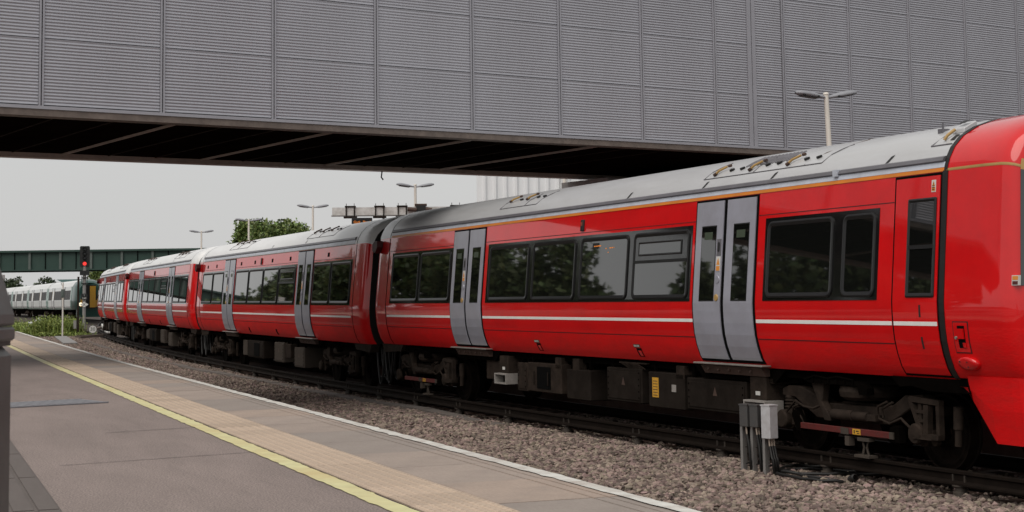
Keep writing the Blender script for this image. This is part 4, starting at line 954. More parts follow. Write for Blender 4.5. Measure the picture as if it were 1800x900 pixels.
q = MB(); q.box(8.62, 8.70, -.90, -.80, 3.71, 3.76); q.box(8.645, 8.655, -.86, -.84, 3.76, 3.83); q.build('roof_aerial', M['gutter'], car)
q = MB(); q.tube([(6.35, -1.15, roofz(1.15)), (6.6, -.95, roofz(.95)+.002), (7.0, -.6, roofz(.6)+.002)], .006, 5); q.build('roof_cable', M['rust'], car)
q = MB(); q.box(7.2, 7.28, -1.31, -1.24, 3.33, 3.41); q.build('gutter_cap', M['pale'], car)

def trailer(s_track, label, kit):
    D = 4.52
    c = carriage(False, label, s_track, -9.70, 9.70, [-D, D], [(-8.70, -5.33), (-3.66, 3.66), (5.33, 8.70)],
        [(-8.62, -7.02), (-6.92, -5.38), (-3.58, -1.86), (-1.76, -.04), (.06, 1.78), (1.88, 3.60, 1.92, 2.87, True), (5.38, 6.92), (7.02, 8.62)],
        [(-6.65, False), (6.65, False)], [-8.92, 8.92])
    q = MB(); panel(q, -.42, -.32, 2.985, 3.165, .03, .035); ml = q.build('indicator_lamp', M['black'], c, bevel=.01)
    q = MB(); panel(q, -.40, -.34, 3.07, 3.13, .033, .006); q.build('lens', M['amber'], ml)
    for s_ in (-8.0, -6.6, -3.0, -1.2, .9, 2.9, 6.6): 
        if kit: q = MB(); panel(q, s_-.08, s_+.08, 3.02, 3.12, .005, .006); q.build('destination_slot', M['gap'], c)
    for s_ in (-1.9, 1.4):
        q = MB(); panel(q, s_-.05, s_+.09, 1.09, 1.24, .005, .006); q.build('hatch', M['gap'], c)
    eq_box(c, -4.0, -3.1, .42, .80, M['box_pale'], True, y=-1.16) if not kit else None
    eq_box(c, -3.6, -3.05, .40, .84, M['box_pale'], False, y=-1.12); e = eq_box(c, -2.6, -.6, .38, .86, M['box'], True)
    q = MB(); q.box(-1.7, -1.05, -1.226, -1.2125, .44, .80); q.build('louvre_panel', M['gap'], e)
    eq_box(c, .7, 1.75, .36, .88, M['box_pale'], True, deco=1); eq_box(c, 2.9, 3.9, .30, .80, M['box_pale'], True, deco=1)
    eq_box(c, 1.9, 2.5, .5, .86, M['under'], False)
    roof_kit(c, 4.2, 3, .8, 1.0, 'rust'); roof_kit(c, -5.2, 3, .8, .95, 'rust'); roof_slot(c, 4.1); roof_slot(c, 0.5)
    return c
trailer(19.72, 'second red carriage along the train, behind the one with the cab', True)
trailer(39.95, 'third red carriage along the train, second from its far end', False)
trailer(60.15, 'farthest red carriage of the train, nearest to the railway signal', False)

# ------------------------------------------------------------------ the clad bridge overhead
BX, BY, BZ = -7.7959, 25.7435, 5.1996; BT = R(56.5714)
br = empty('footbridge', (BX, BY, BZ), math.atan2(math.cos(BT), math.sin(BT)))   # local x along the face, local y = into the bridge
tag(br, 'wide grey covered bridge with ribbed metal cladding spanning over the red train', 'bridge')
cols = [-12.6, -10.5, -8.4, -6.3, -4.2, -2.1, 0, 2.1, 4.2, 6.3, 8.43, 10.53, 12.65, 14.67, 15.74, 16.71, 18.80, 20.82, 22.83, 24.78, 26.8, 28.9, 31.0]
ROWH = 1.125; NROW = 5
def clad_mesh(w, h):
    q = MB(); nr = 19; p_ = (h-.07)/nr; prof = [(.004, 0), (.004, .03)]
    for i in range(nr):
        z = .035+i*p_; prof += [(.0155, z), (.010, z+.16*p_), (.002, z+.34*p_), (.0, z+.50*p_), (.003, z+.68*p_), (.011, z+.88*p_)]
    prof += [(.0155, .035+nr*p_), (.004, h-.02), (.004, h)]; n_ = len(prof)
    q.v = [(0, y, z) for y, z in prof] + [(w, y, z) for y, z in prof]
    for i in range(n_-1): q.f.append((i, n_+i, n_+i+1, i+1)); q.m.append(0); q.s.append(True)
    q.add([(0, 0, 0), (w, 0, 0), (w, .03, 0), (0, .03, 0)], [(0, 1, 2, 3)]); q.add([(0, 0, h), (w, 0, h), (w, .03, h), (0, .03, h)], [(3, 2, 1, 0)])
    return q
pc = {}
for i in range(len(cols)-1):
    w = cols[i+1]-cols[i]
    if i in (13, 14): ga, gb = (.06, .06)
    else: ga = gb = .045
    x0 = cols[i] + (.12 if i == 14 else ga); x1 = cols[i+1] - (.12 if i == 13 else gb)
    for r_ in range(NROW):
        key = round(x1-x0, 2)
        if key in pc: o = pc[key].copy(); C.objects.link(o)
        else: o = pc[key] = clad_mesh(x1-x0, ROWH-.011).build('cladding_panel', M['clad'], br)
        o.location = (x0, .0, .06 + r_*ROWH)
    q = MB()
for i, cx in enumerate(cols):
    e = .115 if i == 14 else .040
    q = MB(); q.box(cx-e, cx-.010, -.022, .02, .04, NROW*ROWH+.05); q.box(cx+.010, cx+e, -.022, .02, .04, NROW*ROWH+.05); q.build('cover_strip', M['clad_flat'], br)
q = MB(); q.box(-12.6, 31, .035, .06, .02, NROW*ROWH+.06); q.build('backing', M['gap_bridge'], br)
q = MB(); q.box(-12.6, 31, -.03, .12, -.015, .04); q.build('bottom_flashing', M['clad_flat'], br)
q = MB(); q.box(-12.6, 31, -.01, .30, -.13, -.0155); q.build('edge_beam', M['trim_brown'], br)
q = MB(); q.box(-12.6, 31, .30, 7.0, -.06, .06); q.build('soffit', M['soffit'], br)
q = MB(); q.box(-12.6, 31, 7.0, 7.34, -.16, .3); q.build('back_beam', M['soffit_beam'], br)
q = MB(); q.box(-12.6, 31, 7.1, 7.3, .3, 5.65); q.build('back_wall', M['clad_flat'], br)
q = MB(); q.box(-12.6, 31, -.02, 7.3, NROW*ROWH+.06, NROW*ROWH+.2); q.build('bridge_roof', M['clad_flat'], br)
bm_ = MB(); bm_.box(-.02, .02, .31, 6.99, -.10, -.061); sb_ = None
for i in range(-4, 5):
    cx = 2.55 + 3.1*i
    if cx > 14: continue
    if sb_ is None: o = sb_ = bm_.build('soffit_beam', M['soffit_beam'], br)
    else: o = sb_.copy(); C.objects.link(o)
    o.location = (cx, 0, 0)
    for dd in (1.0, 2.05):
        q = MB(); q.box(cx+dd-.012, cx+dd+.012, .31, 6.99, -.075, -.0605); q.build('soffit_joint', M['under'], br)
# pier, and a near-black block standing in for shade in the right-hand opening
q = MB(); q.box(15.9, 24, 5.6, 7.6, -5.6, -.245); q.build('pier', M['pier'], br)
q = MB(); q.box(16.5, 26, 1.6, 5.6, -5.6, -.20); q.build('opening_shade_block', M['soffit'], br)
for cx in (16.6, 17.25, 17.9):
    q = MB(); q.box(cx-.04, cx+.04, 1.52, 1.598, -1.8, -.22); q.build('pier_post', M['trim_brown'], br)
q = MB(); q.box(16.5, 18.4, 1.5, 1.597, -.35, -.22); q.build('pier_rail', M['trim_brown'], br)
q = MB(); q.ext([(18.3, -.165), (18.6, -.62), (24, -.62), (24, -.165)], .25, 1.3, 'y'); q.build('bracket_plate', M['trim_brown'], br)
q = MB(); q.tube([(10.35, 7.2, -.155), (10.33, 7.2, -.30), (10.38, 7.2, -.36)], .018, 6); q.build('hook', M['ink'], br)

# ------------------------------------------------------------------ far: green girder bridge, white shed, trees
gb = empty('girder_bridge', (-36, 136, 0), R(-1)); tag(gb, 'dark green plate girder bridge crossing the line in the distance', 'bridge')
q = MB(); q.box(-45, 45, 0, .3, 5.05, 6.55); q.build('web_plate', M['green_br'], gb)
q = MB(); q.box(-45, 45, -.30, .5, 6.55, 6.72); q.box(-45, 45, -.22, .45, 4.95, 5.05); q.build('flange', M['green_br'], gb)
q = MB(); q.box(-45, 45, .6, 8, 5.1, 5.4); q.box(-45, 45, 8, 8.3, 5.0, 6.6); q.build('deck', M['green_br'], gb)
stm = MB(); stm.box(-.10, .10, -.16, 0, 5.06, 6.54); st0 = None; thn = MB(); thn.box(-.03, .03, -.08, 0, 5.06, 6.54); th0 = None
for i in range(-16, 17):
    if st0 is None: o = st0 = stm.build('stiffener', M['green_lt'], gb)
    else: o = st0.copy(); C.objects.link(o)
    o.location = (i*2.68 - .6, 0, 0)
    if th0 is None: o = th0 = thn.build('web_joint', M['gap'], gb)
    else: o = th0.copy(); C.objects.link(o)
    o.location = (i*2.68 + .74, 0, 0)

shed = empty('white_shed', (.35, 70, 0)); tag(shed, 'tall white corrugated metal building seen beyond the grey bridge', 'building')
q = MB(); q.box(-1.95, 12, 0, 20, 0, 14); q.build('wall', M['wbld'], shed)
q = MB(); q.box(-2.0, 12.05, -.05, 20.05, 14, 14.4); q.build('roof', M['wbld'], shed)
cr = MB(); cr.ext([(-.12, 0), (-.05, -.10), (.05, -.10), (.12, 0)], .1, 13.95, 'z'); c0 = None
for i in range(12):
    if c0 is None: o = c0 = cr.build('wall_rib', M['wbld'], shed)
    else: o = c0.copy(); C.objects.link(o)
    o.location = (-1.6 + i*.47*1.0, -.002, 0)
q = MB(); q.tube([(1.98, -.22, 0), (1.98, -.22, 13.9)], .085, 8); q.build('drainpipe', M['pole'], shed)

def leaves(n_clump, per, cen, rad, size, spread, hollow=.45, seed=0, boxy=0.):
    rg_ = np.random.default_rng(seed)
    d = rg_.normal(size=(n_clump, 3)); d /= np.linalg.norm(d, axis=1)[:, None]; d[:, 2] = np.where(d[:, 2] < -.55, -d[:, 2]*.6, d[:, 2])
    if boxy: d = d/(np.sum(np.abs(d)**(2+boxy), 1)**(1/(2+boxy)))[:, None]
    rr_ = hollow + (1-hollow)*rg_.random(n_clump)**.6
    bump_ = 1 + .16*np.sin(d[:, 0]*5 + seed) * np.cos(d[:, 1]*4.3 + 2*seed) + .10*np.sin(d[:, 2]*9 + seed)
    c = np.array(cen) + d*np.array(rad)*(rr_*bump_)[:, None]
    p_ = np.repeat(c, per, 0) + np.clip(rg_.normal(0, spread, (n_clump*per, 3)), -1.5*spread, 1.5*spread)
    n_ = len(p_); u = rg_.normal(size=(n_, 3)); u /= np.linalg.norm(u, axis=1)[:, None]; w = np.cross(u, rg_.normal(size=(n_, 3))); w /= np.linalg.norm(w, axis=1)[:, None]
    sz = size*rg_.uniform(.6, 1.4, n_)[:, None]
    v = np.stack([p_ - u*sz, p_ + w*sz*.55, p_ + u*sz, p_ - w*sz*.55], 1).reshape(-1, 3)
    return v, (np.arange(n_)*4)[:, None] + np.arange(4)[None]
def tree(label, x, y, H, rad, m_, n_clump=160, per=45, size=.16, seed=1, group=None, crown_lo=.35, spread=.45, z0=None, boxy=0.):
    zb = (gz(y) - .24) if z0 is None else z0
    t = empty('tree', (x, y, zb)); tag(t, label, 'tree', group)
    q = MB(); rg_ = random.Random(seed); r0 = H*.028
    cz = H*(1+crown_lo)/2
    q.tube([(0, 0, -.3), (.1, 0, H*.2), (.05, .1, H*.45), (0, 0, H*.8)], [r0*1.4, r0, r0*.8, r0*.25], 8)
    for i in range(9):
        a = i*2.4 + seed; zz = H*(crown_lo*.8 + .05*i); rr_ = rg_.uniform(.45, .85)
        q.tube([(0, 0, zz), (math.cos(a)*rad[0]*rr_*.5, math.sin(a)*rad[1]*rr_*.5, zz+H*.10), (math.cos(a)*rad[0]*rr_, math.sin(a)*rad[1]*rr_, zz+H*.20)], [r0*.5, r0*.3, r0*.08], 6)
    q.build('trunk', M['bark'], t)
    v, f = leaves(n_clump, per, (0, 0, cz), (rad[0], rad[1], H*(1-crown_lo)/2), size, spread, seed=seed, boxy=boxy)
    np_mesh('crown', v, f, m_, t); return t
tree('broad green leafy tree with a rounded crown rising behind the second carriage', -23.2, 150, 9.4, (3.75, 3.6), M['leaf'], 620, 75, .17, 8, crown_lo=.0, spread=.36, boxy=.35)
tree('small leafy tree showing between the far red carriage and the white train', -52.6, 200, 6.2, (1.5, 1.5), M['leaf'], 60, 40, .2, 5)
for i, (x_, y_, h_, w_) in enumerate([(-99, 305, 6.6, 3.2), (-95.2, 300, 5.6, 2.4), (-92.5, 306, 5.0, 2.2), (-90.8, 303, 6.0, 1.7), (-88.6, 300, 5.6, 1.4), (-103, 298, 6.4, 3.0)]):
    tree(['tallest dark tree on the skyline above the white train, just right of the grey bin', 'low dark tree on the skyline, right of the tallest one', 'lowest bush-like tree in the middle of the skyline row', 'mid-sized tree, second from the right in the skyline row', 'rightmost small tree of the skyline row above the white train', 'leftmost skyline tree, mostly hidden by the grey bin'][i], x_, y_, h_, (w_, w_), M['leaf2'], 60, 45, .3, 20+i, 'small trees on the skyline beyond the white train', crown_lo=.05, z0=.6)
# trees off to the left whose foliage is mirrored in the carriage windows
for i, (x_, y_, h_, w_) in enumerate([(-27, 57.8, 8.4, 2.4), (-27, 54., 8., 2.1), (-26.6, 50.7, 7.3, 1.7), (-26.6, 48.7, 7.1, 1.4), (-26.5, 46.8, 5.3, .75), (-26.5, 45.6, 4.6, .7), (-26.5, 44.4, 4.6, .8), (-26.5, 43.2, 5.1, .6), (-26.5, 42.1, 7.0, .75), (-27, 40.0, 7.6, 1.2), (-27, 36.8, 9.4, 2.5), (-27.5, 32.6, 9.4, 2.4), (-26.3, 63, 6.6, 2.3), (-27, 67.5, 6.1, 2.), (-27.5, 71., 5.2, 1.4), (-28.6, 75, 3.7, 1.7), (-30.2, 80, 3.1, 1.4), (-33, 47, 4.4, 3.), (-33, 40, 4.4, 3.)]):
    tree('leafy tree standing outside the picture and mirrored in the carriage windows', x_, y_, h_, (w_, w_), M['leaf_m'], int(30 + 45*w_), 45, .17, 40+i, 'trees mirrored in the carriage windows', crown_lo=.04, spread=.28)

# teal canopy building far behind the white train
tb = empty('canopy_building', (-65, 232, 0)); tag(tb, 'low building with a flat teal canopy roof beyond the white train', 'building')
q = MB(); q.ext([(-2.6, 5.75), (2.0, 5.75), (2.0, 4.9), (-.9, 4.9)], 0, 6, 'y'); q.build('canopy', M['teal'], tb)
q = MB(); q.box(-.8, 1.9, .5, 5.5, 0, 4.9); q.build('wall', M['wbld'], tb)

# ------------------------------------------------------------------ the white and green train in the distance
FA = R(22.8); fdir = Vector((-math.sin(FA), math.cos(FA), 0))
def far_car(i, label, cab):
    c0_ = Vector((-40.8, 150, 0)) + fdir*(20.4*i)
    L_ = 20.0 if not cab else 17.6
    car = empty('railway_carriage', (c0_.x, c0_.y, .33 + gz(150)*.35 + .0045*8*i), math.atan2(-fdir.y, -fdir.x)); tag(car, label, 'train carriage', 'white and green carriages of the distant train')
    # local x runs forward (towards the camera); car spans x from -20 to 0 (or to +3 for the cab)
    pr = [(-1.25, 1.0), (-1.38, 1.3), (-1.40, 1.9), (-1.29, 3.2), (-1.0, 3.62), (-.5, 3.82), (0, 3.86), (.5, 3.82), (1.0, 3.62), (1.29, 3.2), (1.40, 1.9), (1.38, 1.3), (1.25, 1.0)]
    q = MB(); q.ext(pr[0:4] + pr[9:13], -20.2, -.15, 'x'); q.build('body', M['ftw'], car)
    q = MB(); q.ext(pr[3:10], -20.2, -.15, 'x'); q.build('roof', M['ftr'], car)
    fl = lambda z: float(np.interp(z, [1.0, 1.3, 1.9, 3.2], [1.25, 1.38, 1.40, 1.29])) 
    def pn(nm, x0, x1, z0, z1, off, m_):
        q = MB(); zz = [z0] + [z for z in (1.3, 1.9) if z0 < z < z1] + [z1]
        v = [(x_, -(fl(z)+off), z) for z in zz for x_ in (x0, x1)]; q.add(v, [(2*k_, 2*k_+1, 2*k_+3, 2*k_+2) for k_ in range(len(zz)-1)])
        v2 = [(x_, -(fl(z)), z) for z in zz for x_ in (x0, x1)]
        for k_ in range(len(zz)-1): q.add([v[2*k_+1], v2[2*k_+1], v2[2*k_+3], v[2*k_+3]], [(0, 1, 2, 3)])
        return q.build(nm, m_, car)
    for a, b in ((-19.2, -15.9), (-14.2, -7.4), (-5.7, -1.2)):
        pn('window_band', a, b, 1.95, 2.85, .01, M['ftwin'])
        k_ = a + 1.6
        while k_ < b - .5: pn('window_pillar', k_-.05, k_+.05, 1.95, 2.85, .016, M['gutter']); k_ += 1.7
    for c in (-15.05, -6.55):
        d = pn('door', c-.75, c+.75, 1.06, 3.15, .02, M['ftw']); 
        pn('door_edge', c+.70, c+1.0, 1.06, 3.2, .03, M['gutter']); pn('door_edge', c-.95, c-.70, 1.06, 3.2, .03, M['gutter'])
        pn('door_edge_strip', c+.78, c+.90, 1.95, 2.9, .034, M['handle']); pn('door_edge_strip', c-.87, c-.76, 1.95, 2.9, .034, M['handle'])
    pn('end_panel', -20.2, -19.5, 1.02, 3.2, .018, M['ftgl']); pn('end_panel', -.85, -.15, 1.02, 3.2, .018, M['ftgl'])
    pn('lower_stripe', -19.4, -.9, 1.02, 1.12, .014, M['ftgl'])
    q = MB(); q.box(-20, -.4, -1.1, 1.1, .75, 1.0); 
    for k_ in range(7): q.box(-16 + k_*1.5, -15 + k_*1.5, -1.25, -.4, .35 + .1*(k_ % 2), .98)
    q.build('underframe', M['under_dk'], car)
    for bx_ in (-17.2, -3.4):
        q = MB(); q.box(bx_-1.6, bx_+1.6, -1.1, -.9, .5, .75)
        for ax_ in (-1.2, 1.2): q.lathe([(.0, .1), (.42, .1), (.42, -.1)], (bx_+ax_, -.75, .42), (0, -1, 0), 14); q.lathe([(.0, .1), (.14, .09), (.16, 0)], (bx_+ax_, -1.12, .45), (0, -1, 0), 8)
        q.build('bogie', M['under'], car)
    if cab:
        q = MB(); rgs = [(-.15, 1., 0), (.9, 1., 0), (1.6, .96, .05), (2.1, .86, .16), (2.4, .70, .32), (2.5, .0, .4)]
        for (xa, fa, da), (xb, fb, db) in zip(rgs[:-1], rgs[1:]):
            for k_ in range(len(pr)-1):
                P_ = [(x_ - max(0, z-1.9)*.16*(1-f), y*f, z-d_*max(0, (z-2.4)/1.4)) for (x_, f, d_), (y, z) in (((xa, fa, da), pr[k_]), ((xa, fa, da), pr[k_+1]), ((xb, fb, db), pr[k_+1]), ((xb, fb, db), pr[k_]))]
                q.add(P_, [(0, 3, 2, 1)], 0, True)
        o = q.build('cab_nose', M['ftg'], car); weld(o, 50)
        q = MB(); q.box(-.1, .85, -1.45, -1.395, 1.02, 1.9); 
        fx = 2.36
        q = MB(); q.add([(2.30, -1.12, 1.25), (2.53, -.62, 1.25), (2.53, -.62, 2.0), (2.28, -1.12, 2.0)], [(0, 1, 2, 3)]); q.add([(2.30, 1.12, 1.25), (2.53, .62, 1.25), (2.53, .62, 2.0), (2.28, 1.12, 2.0)], [(3, 2, 1, 0)]); q.add([(2.54, -.62, 1.25), (2.54, .62, 1.25), (2.54, .62, 1.9), (2.54, -.62, 1.9)], [(0, 1, 2, 3)]); q.build('yellow_front', M['fty'], car)
        q = MB(); q.add([(2.27, -1.10, 2.02), (2.52, -.52, 2.02), (2.30, -.52, 3.05), (2.10, -1.0, 3.05)], [(0, 1, 2, 3)]); q.add([(2.27, 1.10, 2.02), (2.52, .52, 2.02), (2.30, .52, 3.05), (2.10, 1.0, 3.05)], [(3, 2, 1, 0)]); q.build('windscreen', M['ftwin'], car)
        q = MB(); q.box(2.1, 2.62, -.48, .48, 1.1, 3.3); q.build('gangway', M['black'], car)
        q = MB(); q.box(2.3, 2.66, -.05, .48, 1.2, 3.2); q.build('gangway_edge', M['fty'], car)
        q = MB(); q.lathe([(.0, .05), (.15, .04), (.17, 0)], (2.46, -.86, 1.50), (1, -.35, 0), 14); q.build('headlight', M['headlight'], car)
        q = MB(); q.add([(2.15, -1.0, 2.72), (2.40, -.52, 2.72), (2.36, -.52, 2.93), (2.13, -.98, 2.93)], [(0, 1, 2, 3)]); q.build('destination_display', M['led'], car)
        q = MB(); q.ext([(1.2, .35), (2.45, .30), (2.5, 1.05), (1.2, 1.05)], -1.1, 1.1, 'y'); q.build('valance', M['ftg'], car)
    return car
far_car(0, 'front carriage of the white train with lit headlight and yellow front', True)
far_car(1, 'second white carriage from the front of the distant train', False)
far_car(2, 'third white carriage from the front of the distant train', False)
far_car(3, 'last white carriage of the distant train, beside the grey bin', False)
# the line the white train stands on
ft = empty('far_track', (0, 0, 0)); tag(ft, kind='structure')
for off in (-.75, .75):
    q = MB(); a = Vector((-40.8, 150, .40)) - fdir*62; b = Vector((-40.8, 150, .36 + .0045*60)) + fdir*120; nn = Vector((math.cos(FA), math.sin(FA), 0))*off
    q.bar(a+nn, b+nn, .07, .15); q.build('running_rail', M['rail'], ft)

# ------------------------------------------------------------------ signal, posts, signs, weeds, litter
sx, sy = -28.48, 104.17; sz = gz(sy) - .02
sg = empty('railway_signal', (sx, sy, sz), R(12)); tag(sg, 'black four-lamp railway signal showing red on a grey post', 'signal')
q = MB(); q.tube([(0, 0, -.3), (0, 0, 4.2)], .10, 10); q.tube([(-.09, .02, 1.0), (-.09, .02, 3.6)], .03, 6); q.build('post', M['gpole'], sg)
q = MB(); q.box(-.28, .28, -.22, .22, -.3, .0); q.box(-.2, .2, -.2, .2, .0, .1); q.build('base', M['timber'], sg)
q = MB(); q.ext([(-.32, 4.32), (-.24, 4.15), (.24, 4.15), (.32, 4.32), (.32, 5.48), (.27, 5.55), (-.27, 5.55), (-.32, 5.48)], -.06, .14, 'y'); hd = q.build('signal_head', M['signal_blk'], sg, bevel=.01)
for i, zz in enumerate((4.38, 4.70, 5.0, 5.3)):
    q = MB(); q.lathe([(.0, .03), (.11, .02), (.125, 0)], (0, -.062, zz), (0, -1, 0), 16); q.build('lamp_lens', M['signal_red'] if i == 0 else M['lens'], hd)
    q = MB(); n_ = 10; v = []
    for yy in (-.06, -.26):
        v += [(.14*math.cos(math.pi*k_/n_), yy, zz + .02 + .14*math.sin(math.pi*k_/n_)) for k_ in range(n_+1)]
    q.add(v, [(k_, k_+1, n_+2+k_, n_+1+k_) for k_ in range(n_)]); q.build('lamp_hood', M['signal_blk'], hd)
q = MB(); q.box(-.30, .30, -.16, .1, 3.62, 3.92); q.build('route_indicator', M['signal_blk'], sg, bevel=.01)
q = MB(); q.box(-.2, .2, -.14, .1, 3.02, 3.10); q.box(-.2, .2, -.14, .1, 3.4, 3.48); q.bar((-.17, -.1, 3.05), (-.17, -.1, 3.6), .04, .04); q.bar((.17, -.1, 3.05), (.17, -.1, 3.6), .04, .04); q.build('bracket', M['signal_blk'], sg)
q = MB(); q.box(-.19, .19, -.15, -.12, 1.98, 2.40); np_ = q.build('number_plate', M['signal_blk'], sg)
RX = Matrix.Rotation(R(90), 4, 'X')
text('lettering', '240', .17, M['white'], np_, Matrix.Translation((0, -.156, 2.09)) @ RX); text('lettering', 'T', .15, M['white'], np_, Matrix.Translation((0, -.156, 2.28)) @ RX)
q = MB(); q.ext([(-.28, 1.68), (0, 1.50), (.28, 1.68), (0, 1.86)], -.15, -.13, 'y'); dm = q.build('diamond_sign', M['white'], sg)
text('lettering', 'X', .24, M['ink'], dm, Matrix.Translation((0, -.156, 1.68)) @ RX)

p30 = (-25.5, 95.2); ss_ = empty('speed_sign', (p30[0], p30[1], gz(p30[1]) - .22), R(14)); tag(ss_, 'round white 30 speed sign standing low on the ballast', 'sign')
q = MB(); q.tube([(0, 0, 0), (0, 0, .4)], .03, 6); q.build('post', M['gpole'], ss_)
q = MB(); q.lathe([(.0, .02), (.25, .02), (.26, 0)], (0, -.03, .42), (0, -1, 0), 24); q.build('sign_face', M['white'], ss_)
q = MB(); q.lathe([(.225, .0215), (.258, .0215)], (0, -.03, .42), (0, -1, 0), 24); q.build('sign_rim', M['ink'], ss_)
text('lettering', '30', .30, M['ink'], ss_, Matrix.Translation((0, -.054, .42)) @ RX)

pp = (-26.84, 93.5); po = empty('lamp_post', (pp[0], pp[1], gz(pp[1]) - .22)); tag(po, 'slim pale post with a small lamp unit rising from the weeds', 'post')
q = MB(); q.tube([(0, 0, 0), (0, 0, 3.25)], .045, 8); q.build('post', M['pole'], po)
q = MB(); q.box(-.09, .09, -.10, .06, 2.35, 2.85); q.box(-.05, .05, -.13, -.10, 2.45, 2.7); q.build('lamp_unit', M['green_lt'], po, bevel=.01)
q = MB(); q.bar((0, 0, 2.9), (-.12, 0, 3.25), .03, .03); q.build('arm', M['gpole'], po)
pp = (-26.76, 96.5); po = empty('steel_post', (pp[0], pp[1], gz(pp[1]) - .22)); tag(po, 'dark steel post with a small grey box at its foot, left of the signal', 'post')
q = MB(); q.box(-.055, .055, -.04, .04, 0, 3.62); q.build('post', M['under'], po)
q = MB(); q.box(-.25, -.08, -.1, .08, .45, .95); q.build('junction_box', M['gpole'], po)
ra = empty('ramp_board', (0, 0, 0)); tag(ra, 'flat grey walkway board laid on the ballast below the slim post', 'board')
q = MB(); a = Vector((-26.7, 92.6)); b = Vector((-22.1, 78.4)); L2 = (b-a).length; dd = (b-a).normalized(); nn = Vector((-dd.y, dd.x))*.34
for i in range(7):
    p0 = a + dd*L2*(i/7+.004); p1 = a + dd*L2*((i+1)/7-.004); q = MB()
    q.add([(p0.x-nn.x, p0.y-nn.y, gz(p0.y)-.12), (p1.x-nn.x, p1.y-nn.y, gz(p1.y)-.12), (p1.x+nn.x, p1.y+nn.y, gz(p1.y)-.12), (p0.x+nn.x, p0.y+nn.y, gz(p0.y)-.12),
           (p0.x-nn.x, p0.y-nn.y, gz(p0.y)-.22), (p1.x-nn.x, p1.y-nn.y, gz(p1.y)-.22), (p1.x+nn.x, p1.y+nn.y, gz(p1.y)-.22), (p0.x+nn.x, p0.y+nn.y, gz(p0.y)-.22)], [(0, 1, 2, 3), (4, 7, 6, 5), (0, 4, 5, 1), (1, 5, 6, 2), (2, 6, 7, 3), (3, 7, 4, 0)]); q.build('plank', M['gpole'], ra)
def weeds(name, n_, fn, hmin, hmax):
    v = []; f = []
    for i in range(n_):
        x_, y_, hh = fn(); z = gz(y_) - .24; a = random.uniform(0, 6.28); h = random.uniform(hmin, hmax)*hh; w = random.uniform(.010, .024); lx, ly = random.gauss(0, .16)*h, random.gauss(0, .16)*h; ca, sa_ = math.cos(a)*w, math.sin(a)*w
        o_ = len(v); v += [(x_-ca, y_-sa_, z), (x_+ca, y_+sa_, z), (x_+lx*.5+ca*1.3, y_+ly*.5+sa_*1.3, z+h*.55), (x_+lx*.5-ca*1.3, y_+ly*.5-sa_*1.3, z+h*.55), (x_+lx, y_+ly, z+h), (x_+lx, y_+ly, z+h*.98)]
        f += [(o_, o_+1, o_+2, o_+3), (o_+3, o_+2, o_+4, o_+5)]
        for k_ in range(8):
            t = random.uniform(.2, 1.0); px, py, pz = x_+lx*t, y_+ly*t, z+h*t; b = random.uniform(0, 6.28); l = random.uniform(.06, .15); dz_ = random.uniform(-.02, .09)
            o_ = len(v); v += [(px, py, pz), (px+math.cos(b)*l+.03*math.sin(b), py+math.sin(b)*l-.03*math.cos(b), pz+dz_), (px+math.cos(b)*l*1.6, py+math.sin(b)*l*1.6, pz+dz_*1.3), (px+math.cos(b)*l-.03*math.sin(b), py+math.sin(b)*l+.03*math.cos(b), pz+dz_)]
            f.append((o_, o_+1, o_+2, o_+3))
    o = np_mesh(name, np.array(v), np.array(f), M['weed']); tag(o, 'bright green weeds growing on the ballast beyond the platform end', None, None, 'stuff')
blobs = [(-28.9, 98.8, 1.25, 1.0, 1.), (-27.7, 97.8, .7, .9, .9), (-30.3, 100.5, .8, .8, .85), (-33.9, 108, 1.4, 1.1, .55), (-36.4, 113.5, .6, .9, .8), (-35.0, 111, .9, 1., .45), (-28.0, 95.4, 1.3, .7, .22), (-30.3, 97.5, 1.2, .6, .22), (-26.4, 95.6, .8, .6, .16), (-38.5, 118, .8, 1., .35)]
def wfn():
    b = random.choices(blobs, [4.5, 2, 2.5, 2.5, 1, 1.6, 1.6, 2.0, .5, .8])[0]
    return random.gauss(b[0], b[2]*.42), random.gauss(b[1], b[3]*1.1), b[4]*random.uniform(.6, 1.1)
weeds('weeds', 5200, wfn, .55, 1.3)
bg = MB(); bm = bmesh.new(); bmesh.ops.create_icosphere(bm, subdivisions=3, radius=.5)
for v in bm.verts:
    v.co *= 1 + .25*math.sin(v.co.x*9+1) * math.cos(v.co.y*11) + .15*math.sin(v.co.z*17 + v.co.x*13); v.co.x *= 1.5; v.co.z = max(v.co.z*1.05, -.3)
me = bpy.data.meshes.new('litter_bag'); bm.to_mesh(me); bm.free(); me.materials.append(M['bag'])
o = bpy.data.objects.new('litter_bag', me); C.objects.link(o); o.location = (-31.6, 104.5, gz(104) + .12); tag(o, 'crumpled white plastic sack lying among the green weeds', 'litter')
# scrap timbers beside the far end of the train
for i, (x_, y_, l_, a_, t_, lb) in enumerate([(-24.5, 91, 2.6, 70, 0, 'dark timber lying on the ballast in front of the signal'), (-23.4, 88.5, 2.2, 40, 4, 'short dark timber lying nearest the far rails, below the 30 sign'), (-25.7, 99, 3.4, 110, 8, 'tilted pale rail end lying right behind the 30 sign'), (-26.6, 101.5, 2.8, 60, 12, 'weathered timber lying at the foot of the signal post')]):
    q = MB(); q.box(-l_/2, l_/2, -.13, .13, -.07, .07); o = q.build('timber_baulk', M['timber'] if i != 2 else M['beam_w'], None, (x_, y_, gz(y_) - .10 + l_*.5*math.sin(R(t_)))); o.rotation_euler = (0, -R(t_), R(a_)); tag(o, lb, 'timber', 'scrap lying by the far signal')

